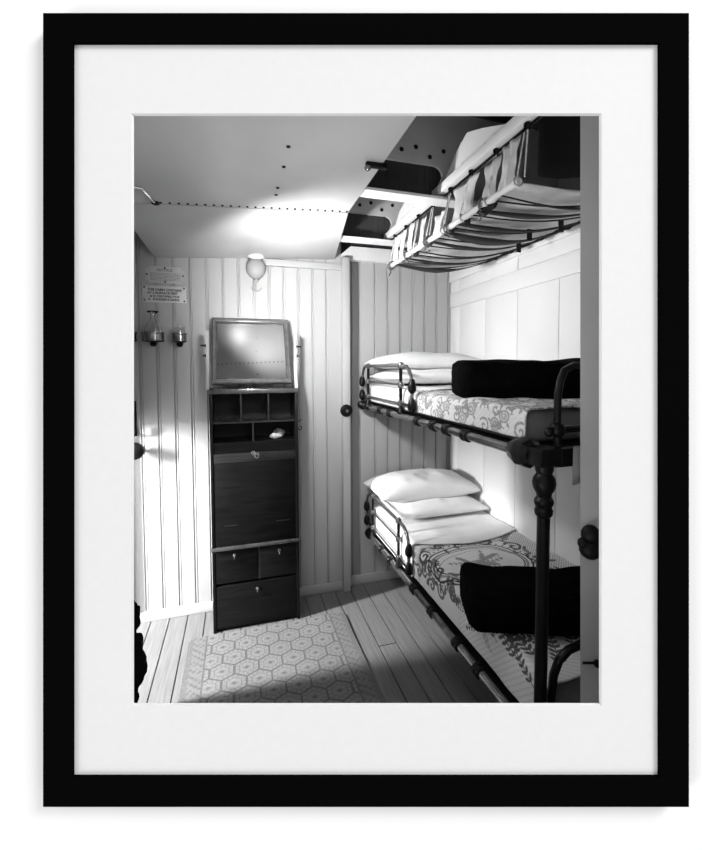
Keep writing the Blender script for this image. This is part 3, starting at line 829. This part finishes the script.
# wall side supports and lath bases
for z, x in ((ZU, XU), (ZW, XW)):
    bm = new(); box(bm, XR - 0.04, XR - 0.005, YF, 2.80, z - 0.02, z + 0.02, 0.004); obj('wall_rail', bm, 'iron', bunk)
    bm = new(); box(bm, x + 0.012, XR - 0.01, YF, 2.79, z + 0.0, z + 0.012); obj('bed_base', bm, 'iron', bunk, smooth=0)
# ------------------------------------------------------------------ bedding
def soft_box(name, x0, x1, y0, y1, z0, z1, material, seed, amp=0.008, bev=0.03, cuts=14, rot=0, freq=5.0, label=None):
    bm = new()
    r = bmesh.ops.create_cube(bm, size=1)
    sx, sy, sz = x1 - x0, y1 - y0, z1 - z0
    for v in bm.verts: v.co = V((v.co.x * sx, v.co.y * sy, v.co.z * sz))
    bmesh.ops.bevel(bm, geom=list(bm.edges), offset=bev, segments=4, affect='EDGES', profile=0.5)
    bmesh.ops.subdivide_edges(bm, edges=[e for e in bm.edges if e.calc_length() > 0.06], cuts=cuts, use_grid_fill=True)
    c = V(((x0 + x1) / 2, (y0 + y1) / 2, (z0 + z1) / 2))
    Mx = Matrix.Rotation(rot, 3, 'Z')
    for v in bm.verts:
        n = v.co.normalized()
        k = noise.noise(v.co * freq + V((seed, 0, 0))) * amp + noise.noise(v.co * freq * 3 + V((0, seed, 0))) * amp * 0.4
        if v.co.z < -sz * 0.4: k = 0
        v.co = c + Mx @ (v.co + n * k)
    return obj(name, bm, material, smooth=60, label=label)

tag(soft_box('mattress', XU + 0.042, XR - 0.012, 1.10, 2.78, ZU + 0.013, 1.462, 'ticking', 1, 0.006), 'grey ticking mattress on the upper bunk', 'mattress', 'bunk mattresses')
tag(soft_box('mattress', XW + 0.034, XR - 0.012, 1.02, 2.78, ZW + 0.013, 0.600, 'ticking', 2, 0.005), 'mattress on the lower bunk beneath the medallion coverlet', 'mattress', 'bunk mattresses')

# --- woven patterns -------------------------------------------------
class Pat:
    """draws dark motifs on a white cloth, in metres along (X, Y)"""
    def __init__(s, X, Y): s.X, s.Y, s.v = X, Y, np.ones_like(X)
    def dark(s, mask, val): s.v = np.where(mask, np.minimum(s.v, val), s.v)
    def stroke(s, pts, wdt, val):
        for (a, b), (c, d) in zip(pts[:-1], pts[1:]):
            x0, x1, y0, y1 = min(a, c) - wdt, max(a, c) + wdt, min(b, d) - wdt, max(b, d) + wdt
            L2 = (c - a) ** 2 + (d - b) ** 2 + 1e-9
            t_ = np.clip(((s.X - a) * (c - a) + (s.Y - b) * (d - b)) / L2, 0, 1)
            dd = (s.X - a - t_ * (c - a)) ** 2 + (s.Y - b - t_ * (d - b)) ** 2
            s.dark(dd < wdt * wdt, val)
    def leaf(s, x, y, ang, L, W, val):
        ca, sa = math.cos(ang), math.sin(ang)
        p = (s.X - x) * ca + (s.Y - y) * sa; q = -(s.X - x) * sa + (s.Y - y) * ca
        s.dark((p > 0) & (p < L) & (np.abs(q) < W * np.sin(np.clip(p / L, 0, 1) * PI) ** 0.8), val)
    def spray(s, x, y, ang, L, n, leaf, val, bend=0.0):
        a = ang; pts = [(x, y)]
        for k in range(n):
            x += math.cos(a) * L / n; y += math.sin(a) * L / n; a += bend / n
            pts.append((x, y))
            for sg in (-1, 1): s.leaf(x, y, a + sg * 0.85, leaf * (1 - 0.45 * k / n), leaf * 0.2, val)
        s.leaf(x, y, a, leaf, leaf * 0.22, val)
        s.stroke(pts, 0.0022, val)
    def scroll(s, x, y, ang, r, turns, wdt, val, hand=1):
        pts = []
        for i in range(30):
            t_ = i / 29; rr = r * (1 - 0.85 * t_); a = ang + hand * t_ * turns * 2 * PI
            pts.append((x + rr * math.cos(a), y + rr * math.sin(a)))
        s.stroke(pts, wdt, val)
    def ring(s, cx, cy, rx, ry, w_, val):
        q = np.sqrt(((s.X - cx) / rx) ** 2 + ((s.Y - cy) / ry) ** 2)
        s.dark(np.abs(q - 1) * min(rx, ry) < w_, val)
    def dots(s, cx, cy, rx, ry, n, r, val, a0=0, a1=2 * PI):
        for k in range(n):
            a = a0 + (a1 - a0) * k / n
            s.dark((s.X - cx - rx * math.cos(a)) ** 2 + (s.Y - cy - ry * math.sin(a)) ** 2 < r * r, val)

def cover_surface(x_front, x_back, y0, y1, ztop, zdrop, seed, amp):
    """top from the wall to the front edge, then down the front"""
    drop = ztop - zdrop
    W = (x_back - x_front) + drop
    def f(u, v):
        s = u * W                                   # distance from the bottom hem of the front
        r = 0.028
        ang = np.clip((s - (drop - r)) / (r * PI / 2), 0, 1) * PI / 2
        on_front = s < drop - r
        X = np.where(on_front, x_front, np.where(ang < PI / 2, x_front + r - r * np.cos(ang), x_front + r + (s - (drop - r) - r * PI / 2)))
        Z = np.where(on_front, zdrop + s, ztop - r + r * np.sin(ang))
        Y = y0 + (y1 - y0) * v
        wv = np.vectorize(lambda a, b: noise.noise(V((a * 6 + seed, b * 5, 0))) + 0.5 * noise.noise(V((a * 16, b * 14 + seed, 0))))(X[::4, ::4], Y[::4, ::4])
        wv = np.kron(wv, np.ones((4, 4)))[:X.shape[0], :X.shape[1]]
        k = 9                                        # smooth the coarse samples
        for axs in (0, 1):
            pad = [(0, 0), (0, 0)]; pad[axs] = (k // 2, k // 2)
            wp = np.pad(wv, pad, mode='edge'); cs_ = np.cumsum(wp, axis=axs)
            z0_ = np.zeros_like(np.take(cs_, [0], axis=axs)); cs_ = np.concatenate([z0_, cs_], axis=axs)
            nlen = wv.shape[axs]
            wv = (np.take(cs_, range(k, nlen + k), axis=axs) - np.take(cs_, range(0, nlen), axis=axs)) / k
        Z = Z + np.where(on_front, 0, wv * amp); X = X + np.where(on_front, wv * amp * 0.6, 0)
        s_top = X + (Z - ztop) * (X < x_front + 0.03)
        return X, Y, Z
    return f, W, drop

def lower_pat(fn, W, drop):
    def p(u, v):
        XX = 0.906 - drop + u * W + 0.0; YY = 1.0 + 1.10 * v
        P = Pat(XX, YY)
        cx, cy = 1.135, 1.745
        q = np.sqrt(((XX - cx) / 0.275) ** 2 + ((YY - cy) / 0.195) ** 2)
        # net ground outside the medallion
        net = ((np.sin(XX * 420) * np.sin(YY * 420)) > 0.15)
        P.dark(net & (YY > 1.93) & (q > 1.12), 0.45)
        P.dark(net & (XX > 1.40), 0.45)
        P.dark((np.sin((XX + YY) * 260) > 0.55) & (YY < 1.55), 0.86)
        P.v = np.where((q < 1.08), 1.0, P.v)
        P.ring(cx, cy, 0.275, 0.195, 0.0035, 0.15); P.ring(cx, cy, 0.25, 0.172, 0.005, 0.45); P.ring(cx, cy, 0.235, 0.158, 0.0025, 0.12)
        P.dots(cx, cy, 0.292, 0.212, 46, 0.0055, 0.12)
        # bird and foliage in the oval
        P.leaf(1.02, 1.75, 0.10, 0.17, 0.022, 0.4); P.leaf(1.10, 1.76, -0.5, 0.13, 0.020, 0.3); P.leaf(1.13, 1.75, 0.35, 0.16, 0.016, 0.3)
        P.leaf(1.10, 1.77, 2.2, 0.09, 0.014, 0.25); P.leaf(1.12, 1.74, -2.4, 0.12, 0.014, 0.35); P.leaf(1.16, 1.76, 1.1, 0.09, 0.013, 0.25)
        for a in (0.1, 0.6, -0.3, 2.6, 3.3, -1.0, -2.0): P.spray(1.12, 1.745, a, 0.13, 5, 0.026, 0.25, 0.7)
        for (x, y) in ((1.03, 1.70), (1.20, 1.70), (1.25, 1.78), (1.06, 1.82)): P.ring(x, y, 0.015, 0.012, 0.003, 0.25)
        P.v = np.where(q < 0.84, 1 - (1 - P.v) * 0.72, P.v)
        # scrolls round about
        for (x, y, a, r, h) in ((0.90, 1.90, 0.5, 0.045, 1), (0.875, 1.83, 2.0, 0.04, -1), (0.90, 1.74, 1.0, 0.045, 1), (0.93, 1.62, 0.2, 0.04, -1), (1.0, 1.53, 0.0, 0.04, 1),
                                (1.42, 1.86, 2.5, 0.05, -1), (1.45, 1.72, 1.5, 0.05, 1), (1.42, 1.58, 0.5, 0.05, -1), (1.30, 1.96, 3.5, 0.045, 1), (1.02, 1.965, 0.3, 0.03, 1), (1.12, 1.98, 3.0, 0.028, -1)):
            P.scroll(x, y, a, r, 1.2, 0.0075, 0.25, h)
            P.leaf(x, y + r, a, 0.055, 0.011, 0.35); P.leaf(x - r * .7, y - r * .7, a + 2.2, 0.05, 0.011, 0.35); P.leaf(x + r * .5, y - r, a - 1.7, 0.05, 0.010, 0.3)
        for (x, y, a, h) in ((0.83, 1.88, 0.4, 1), (0.80, 1.80, 2.0, -1), (0.82, 1.70, 1.2, 1), (0.86, 1.60, 0.2, -1), (0.80, 1.95, 1.0, -1)):
            P.scroll(x, y, a, 0.036, 1.2, 0.007, 0.3, h); P.leaf(x, y - .03, a - 1.5, 0.05, 0.012, 0.35); P.leaf(x + .02, y + .03, a + .6, 0.05, 0.012, 0.3)
        P.spray(0.90, 1.66, -2.2, 0.10, 5, 0.035, 0.3, 0.4); P.spray(1.40, 1.93, 0.9, 0.12, 5, 0.035, 0.25, -0.4); P.spray(0.99, 1.57, -2.6, 0.1, 5, 0.03, 0.3)
        # lower dotted arc and ferns
        for rr in (0.30, 0.325):
            P.dots(1.16, 1.56, rr, rr * 1.02, 60, 0.005, 0.2, PI, 2 * PI)
        P.ring(1.16, 1.56, 0.312, 0.318, 0.0016, 0.35)
        for (x, y, a, L, n, lf, b) in ((0.88, 1.14, 1.3, 0.20, 8, 0.034, 0.3), (0.95, 1.10, 1.75, 0.20, 8, 0.036, -0.4), (0.98, 1.05, 0.9, 0.22, 9, 0.036, 0.5), (1.03, 1.14, 2.2, 0.13, 6, 0.034, 0.5),
                                       (1.10, 1.10, 1.2, 0.16, 6, 0.036, -0.8), (0.86, 1.27, 0.9, 0.12, 6, 0.026, 0.6), (0.84, 1.06, 1.0, 0.16, 7, 0.03, 0.2), (1.22, 1.08, 1.9, 0.15, 6, 0.034, 0.7), (1.35, 1.12, 1.2, 0.2, 8, 0.034, 0.7),
                                       (0.83, 1.40, 2.0, 0.08, 4, 0.02, 0.2), (0.90, 1.36, 1.3, 0.11, 6, 0.022, -0.4)):
            P.spray(x, y, a, L, n, lf, 0.25, b)
        for k in range(14): P.stroke([(0.80 + k * 0.012, 1.30 + 0.010 * k), (0.806 + k * 0.012, 1.345 + 0.011 * k)], 0.002, 0.4)
        rng = np.random.RandomState(4)
        return 1 - (1 - P.v) * 1.18 + rng.normal(0, 0.03, u.shape)
    return p

fn, W_, dr_ = cover_surface(0.906, XR - 0.012, 1.0, 2.10, 0.622, 0.455, 3.0, 0.009)
cv = grid_solid('coverlet', 330, 400, fn, 'cover', 0.006, lower_pat(fn, W_, dr_))
tag(cv, 'white woven coverlet with an oval medallion and fern sprays on the lower bunk', 'coverlet', 'bed coverlets')

def upper_pat(W, drop):
    def p(u, v):
        XX = u * W; YY = 1.08 + 0.98 * v
        P = Pat(XX, YY)
        rr = random.Random(11)
        P.dark((np.sin((XX * 1.3 + YY) * 230) > 0.6), 0.88)
        for i in range(17):
            for j in range(14):
                x = 0.02 + i * 0.050 + rr.uniform(-.012, .012); y = 1.10 + j * 0.070 + rr.uniform(-.018, .018)
                k = (i + j) % 3; a = rr.uniform(0, 6.28)
                if k == 0: P.scroll(x, y, a, 0.032, 1.2, 0.0045, 0.35, rr.choice((-1, 1)))
                elif k == 1:
                    P.spray(x, y, a, 0.06, 4, 0.024, 0.3, 0.8)
                else:
                    P.ring(x, y, 0.022, 0.026, 0.0035, 0.35); P.ring(x, y, 0.010, 0.012, 0.005, 0.5)
                    for q in range(5): P.leaf(x + 0.026 * math.cos(q * 1.256), y + 0.026 * math.sin(q * 1.256), q * 1.256, 0.022, 0.006, 0.35)
        return P.v
    return p
fn, W_, dr_ = cover_surface(0.868, XR - 0.012, 1.08, 2.06, 1.474, 1.372, 8.0, 0.012)
cv = grid_solid('coverlet', 260, 280, fn, 'cover2', 0.006, upper_pat(W_, dr_))
tag(cv, 'white woven coverlet with all-over scrolling foliage on the upper bunk', 'coverlet', 'bed coverlets')
bm = new(); grid(bm, 6, 4, lambda u, v: V((0.925 + 0.10 * u, YF - 0.022 - 0.006 * math.sin(u * 5), 1.372 - v * (0.115 - 0.035 * u) + 0)))
o_ = obj('sheet_corner', bm, 'ticking'); md = o_.modifiers.new('thickness', 'SOLIDIFY'); md.thickness = 0.003
tag(o_, 'grey cloth corner hanging below the foot rail of the upper bunk', 'cloth')

# turned-down sheets
def sheet(x_front, y0, y1, ztop, zdrop, seed, label, bow):
    f0, W, dr = cover_surface(x_front, XR - 0.02, 0, 1, ztop, zdrop, seed, 0.008)
    def f(u, v):
        X, Y, Z = f0(u, v)
        Y = y0 - bow * np.sin(np.clip((X - x_front) / (XR - x_front), 0, 1) * PI) + (y1 - y0) * v
        return X, Y, Z
    s = grid_solid('turned_down_sheet', 90, 60, f, 'linen', 0.004)
    return tag(s, label, 'sheet', 'turned-down bed sheets')
sheet(0.902, 2.03, 2.72, 0.634, 0.445, 2.0, 'white sheet turned down over the medallion coverlet of the lower bunk', 0.085)
sheet(0.864, 2.0, 2.72, 1.484, 1.372, 5.0, 'white sheet turned down below the pillows of the upper bunk', 0.06)

def pillow(x0, x1, y0, y1, zb, h, seed, label, tilt=0.0, group='white bed pillows'):
    bm = new()
    cx, cy = (x0 + x1) / 2, (y0 + y1) / 2
    n = 40
    def side(sg):
        def f(u, v):
            a, b = u * 2 - 1, v * 2 - 1
            t_ = ((1 - abs(a) ** 2.6) * (1 - abs(b) ** 2.4)) ** 0.5
            pin = 1 - 0.10 * (1 - abs(a) ** 1.5) * abs(b) ** 6
            pin2 = 1 - 0.06 * (1 - abs(b) ** 1.5) * abs(a) ** 6
            xx, yy = a * (x1 - x0) / 2 * pin2, b * (y1 - y0) / 2 * pin
            wr = noise.noise(V((a * 2.2 + seed, b * 1.8, seed))) * 0.10 + 0.09 * noise.ridged_multi_fractal(V((a * 2.5 + seed, b * 1.2 + a, seed)), 1.0, 2.0, 3, 1.0, 2.0) * sg
            zz = zb + h * 0.42 + sg * t_ * (h * (0.58 if sg > 0 else 0.42)) * (1 + wr if sg > 0 else 1)
            return V((cx + xx, cy + yy, zz + tilt * (yy + (y1 - y0) / 2)))
        return f
    grid(bm, n, n, side(1)); grid(bm, n, n, side(-1))
    bmesh.ops.remove_doubles(bm, verts=bm.verts, dist=0.0005)
    return tag(obj('pillow', bm, 'linen', smooth=60), label, 'pillow', group)
pillow(0.925, 1.565, 2.27, 2.76, 0.632, 0.105, 1.3, 'flat white pillow lying under the plump one on the lower bunk')
pillow(0.850, 1.570, 2.37, 2.79, 0.700, 0.165, 5.1, 'plump creased white pillow on top at the head of the lower bunk')
pillow(0.872, 1.555, 2.22, 2.74, 1.490, 0.105, 3.7, 'flat white pillow lying beneath the other on the upper bunk')
pillow(0.856, 1.575, 2.28, 2.79, 1.578, 0.118, 7.9, 'full white pillow on top at the head of the upper bunk')

# rolled dark blankets
def blanket(name, c, L, dpt, h, rot, seed, label):
    """folded blanket: layered cross-section swept along its length"""
    bm = new()
    layers = 3
    prof = []
    N = 64
    for k in range(N):
        a = 2 * PI * k / N
        e = 0.42
        px_ = math.copysign(abs(math.cos(a)) ** e, math.cos(a)) * dpt / 2
        pz_ = math.copysign(abs(math.sin(a)) ** e, math.sin(a)) * h / 2
        groove = 0.010 * (0.5 + 0.5 * math.cos(pz_ / h * layers * 2 * PI)) * (abs(math.cos(a)) > 0.75)
        prof.append((px_ - math.copysign(groove, px_), pz_))
    n = 36
    Mx = Matrix.Rotation(rot, 3, 'Z')
    rings = []
    for i in range(n + 1):
        t_ = i / n
        s_ = (t_ - 0.5) * L
        e = min(t_, 1 - t_) * L
        k = 1 - 0.16 * max(0, 1 - e / 0.03) ** 2
        ring = []
        for (a, b) in prof:
            p = V((s_, a * k, b * k))
            d = noise.noise(V((s_ * 5 + seed, a * 5, b * 5))) * 0.012 + noise.noise(V((s_ * 14, a * 14 + seed, b * 14))) * 0.004
            if b < -h * 0.45: d = 0
            p += V((0.5 * d, d * (1 if a > 0 else -1), d * (1 if b > 0 else 0.2)))
            ring.append(bm.verts.new(V(c) + V((0, 0, h / 2)) + Mx @ p))
        rings.append(ring)
    for i in range(n):
        for k in range(N): bm.faces.new((rings[i][k], rings[i][(k + 1) % N], rings[i + 1][(k + 1) % N], rings[i + 1][k]))
    bm.faces.new(rings[0][::-1]); bm.faces.new(rings[-1])
    return tag(obj(name, bm, 'blanket', smooth=60), label, 'blanket', 'black folded blankets')
blanket('folded_blanket', (1.225, 1.475, 1.468), 0.66, 0.28, 0.165, -YAW, 1.0, 'black folded blanket lying across the upper bunk')
blanket('folded_blanket', (1.165, 1.255, 0.632), 0.70, 0.28, 0.155, -0.36, 4.0, 'black folded blanket lying across the lower bunk')

# ------------------------------------------------------------------ laced canvas berth hung above the bunks
hb = thing('hanging_berth', 'laced canvas berth hung under the deck above the upper bunk', 'hanging berth', (1.25, 1.8, 2.2))
bm = new(); box(bm, 0.885, 0.935, 1.02, 2.50, 2.388, 2.428, 0.004)
bmn = obj('side_beam', bm, 'white', hb, label='long white painted beam')
bm = new(); tube(bm, [(0.912, 1.06, 2.378), (0.912, 2.45, 2.378)], 0.005, 8); obj('lacing_bar', bm, 'iron', bmn)
poles = [((0.872, 1.13, 2.195), (0.872, 2.28, 2.195)), ((1.555, 1.13, 2.285), (1.555, 2.34, 2.285))]
bm = new(); tube(bm, [(0.872 + 0.004 * nz(k * .7, 3), 1.13 + 1.15 * k / 40, 2.195 + 0.004 * nz(k * .6, 9)) for k in range(41)], [0.012 + 0.005 * nz(k * .9, 5) for k in range(41)], 10); obj('berth_pole', bm, 'canvas', hb, label='canvas-wrapped outer pole')
bm = new(); tube(bm, poles[1], 0.010, 10); obj('berth_pole', bm, 'iron', hb, label='dark inner pole by the wall')
def bottom(u, v, extra=0.0, w=0.0):
    x = 0.872 + (1.555 - 0.872) * u
    y = 1.15 + (1.13 + 0.05 * u) * v
    z = 2.195 + 0.09 * u - 0.028 * math.sin(PI * u) - extra
    return V((x, y, z))
bm = new(); grid(bm, 24, 60, lambda u, v: bottom(u, v) + V((0, 0, 0.006 * nz(u * 4, v * 9) + 0.006 * abs(math.sin(v * PI * 8)))))
o_ = obj('canvas_bottom', bm, 'canvas', hb); md = o_.modifiers.new('thickness', 'SOLIDIFY'); md.thickness = 0.004; md.offset = 1
rs = random.Random(5)
for k in range(8):          # shadows between the canvas slats, put in as dark strips
    v0 = 0.07 + k * 0.122 + rs.uniform(-.012, .012); sag = rs.uniform(0.004, 0.026); wv_ = rs.choice((0.020, 0.036, 0.05, 0.07)); pk = rs.uniform(.25, .75); sk = rs.uniform(-.03, .03)
    bm = new()
    grid(bm, 24, 2, lambda u, v: bottom(u, v0 + sk * (u - .5) + (v - .5) * wv_ * (0.25 + 1.0 * max(0, 1 - abs(u - pk) * 1.7) ** 1.3), 0.008 + sag * math.sin(PI * u) ** 1.2))
    o_ = obj('shade_band', bm, 'strap_shade', hb); md = o_.modifiers.new('thickness', 'SOLIDIFY'); md.thickness = 0.003
for k in range(8):          # light cords between the bands
    v0 = 0.12 + k * 0.118 + rs.uniform(-.02, .02); sk = rs.uniform(-.04, .04); sg = rs.uniform(.004, .02)
    bm = new(); tube(bm, [bottom(i / 12, v0 + sk * i / 12, 0.008 + sg * math.sin(PI * i / 12)) for i in range(13)], 0.003, 6); obj('bottom_cord', bm, 'strap_shade', hb)
for (u_, v_) in ((0.62, 0.10), (0.55, 0.34), (0.75, 0.55), (0.66, 0.25)):   # dark tabs hanging from the canvas
    bm = new(); p = bottom(u_, v_, 0.012); box(bm, p.x - 0.013, p.x + 0.013, p.y - 0.003, p.y + 0.003, p.z - 0.045, p.z + 0.006, 0.002); obj('hanging_tab', bm, 'strap_shade', hb)
# lacing from the beam down to the pole, with canvas side pieces between
ly = [1.14 + 0.165 * k for k in range(8)]
for k, yy in enumerate(ly):
    bm = new(); tube(bm, arc((0.905, yy, 2.368), 0.013, 0, 330, 12, (0, 1, 0), (0, 0, 1)), 0.0032, 6); lathe(bm, [(0.010, 0.0), (0.010, 0.008), (0.005, 0.012)], (0.905, yy, 2.377)); obj('lacing_hook', bm, 'iron', hb)
    bm = new()
    tube(bm, [(0.903, yy - 0.008, 2.36), (0.876, yy - 0.012 + rs.uniform(-.02, .02), 2.20)], 0.003, 6)
    tube(bm, [(0.903, yy + 0.008, 2.36), (0.876, yy + 0.02 + rs.uniform(-.02, .03), 2.20)], 0.003, 6)
    tube(bm, arc((0.872, yy, 2.195), 0.016, 0, 360, 12, (1, 0, 0), (0, 0.35, 1)), 0.003, 6)
    obj('lacing_cord', bm, 'cord', hb)
for k, (ya_, yb_, top_) in enumerate(((1.16, 1.25, 2.36), (1.27, 1.36, 2.35), (1.40, 1.60, 2.35), (1.66, 1.78, 2.30), (1.84, 1.93, 2.34), (1.98, 2.07, 2.36), (2.10, 2.17, 2.36), (2.19, 2.27, 2.36))):
    bm = new()
    def f(u, v, a=ya_, b=yb_, tz=top_, k=k):
        y = a + (b - a) * u
        pin = 1 - 0.35 * math.sin(PI * v)
        y = (a + b) / 2 + (y - (a + b) / 2) * pin
        return V((0.880 + 0.020 * v + 0.010 * nz(u * 3, v * 3, k) + 0.006 * math.sin(u * 11 + k), y, 2.20 + (tz - 2.20) * v))
    grid(bm, 10, 10, f); o_ = obj('canvas_side', bm, 'canvas', hb); md = o_.modifiers.new('thickness', 'SOLIDIFY'); md.thickness = 0.003
for yy, sz_ in ((1.30, .020), (1.34, .026), (1.60, .022), (1.95, .016), (1.47, .018)):     # dark knots where the bands meet the pole
    bm = new(); crumple(bm, (0.885, yy, 2.182), sz_ * .9, sz_ * 1.5, sz_ * .8, yy * 9, 10); obj('knot', bm, 'strap_shade', hb)
for yy, uu in ((1.25, .97), (1.4, .95), (1.62, .97), (1.8, .96), (2.05, .97), (2.2, .96)):
    bm = new(); p = bottom(uu, (yy - 1.15) / 1.18, 0.006); crumple(bm, p, .014, .022, .012, yy * 7, 8); obj('knot', bm, 'strap_shade', hb)
for yy in (1.32, 1.56, 1.76, 2.02, 2.24):     # knotted lashings on the pole
    bm = new(); n_ = rs.choice((2, 3, 4, 5))
    pts = []
    for q in range(n_ * 10 + 1):
        a = q / 10 * 2 * PI; rr = 0.019 + rs.uniform(0, .004)
        pts.append((0.872 + rr * math.cos(a), yy + q * 0.0011 + 0.008 * math.sin(a * .5), 2.195 + rr * math.sin(a)))
    pts += [(0.862, yy + 0.02, 2.17), (0.855, yy + rs.uniform(-.04, .05), 2.150), (0.862, yy + rs.uniform(-.04, .05), 2.14)]
    tube(bm, pts, 0.0036, 6); obj('lashing', bm, 'lash', hb)
for yy in (1.06, 2.46):
    bm = new(); prism(bm, [(0.945, yy, 2.39), (0.945, yy, 2.45), (1.05, yy, ZD), (1.20, yy, ZD)], (0, 0.012, 0)); obj('bracket', bm, 'white', hb, smooth=0)
bm = new(); grid(bm, 14, 10, lambda u, v: V((0.95 + 0.625 * u, 1.14 + 0.015 * math.sin(u * 12), 2.225 + 0.06 * u + (ZD - 0.01 - 2.225 - 0.06 * u) * v)))  # sheet added to paint the darkness inside the berth
o_ = obj('end_shade_sheet', bm, 'strap_shade', hb, label='added black sheet standing for the shade inside the near end'); md = o_.modifiers.new('thickness', 'SOLIDIFY'); md.thickness = 0.004

# pipe crossing under the ceiling at the left, small catch on the ceiling edge
pp = thing('ceiling_bracket', 'bright bent rod bracket on the ceiling at the far left', 'bracket', (-0.32, YS, 2.29))
bm = new(); tube(bm, [(-0.322, YS - 0.02, zc(-.32) - 0.004), (-0.335, YS - 0.19, zc(-.33) - 0.018), (-0.365, YS - 0.205, zc(-.36) - 0.02), (-0.47, YS - 0.20, zc(-.4) - 0.02)], 0.006, 8); obj('rod', bm, 'steelbright', pp)
bm = new(); lathe(bm, [(0.016, 0.0), (0.016, -0.008), (0.008, -0.012)], (-0.320, YS - 0.015, zc(-.32))); obj('foot', bm, 'black', pp)
ct = thing('ceiling_catch', 'small dark catch projecting at the right edge of the ceiling sheet', 'catch', (0.50, 1.44, 2.345))
bm = new(); box(bm, 0.455, 0.535, 1.43, 1.45, zc(.48) - 0.018, zc(.48) - 0.0, 0.004); obj('bar', bm, 'black', ct)
bm = new(); ball(bm, (0.462, 1.44, zc(.46) - 0.02), 0.012); obj('catch_knob', bm, 'brass', ct)
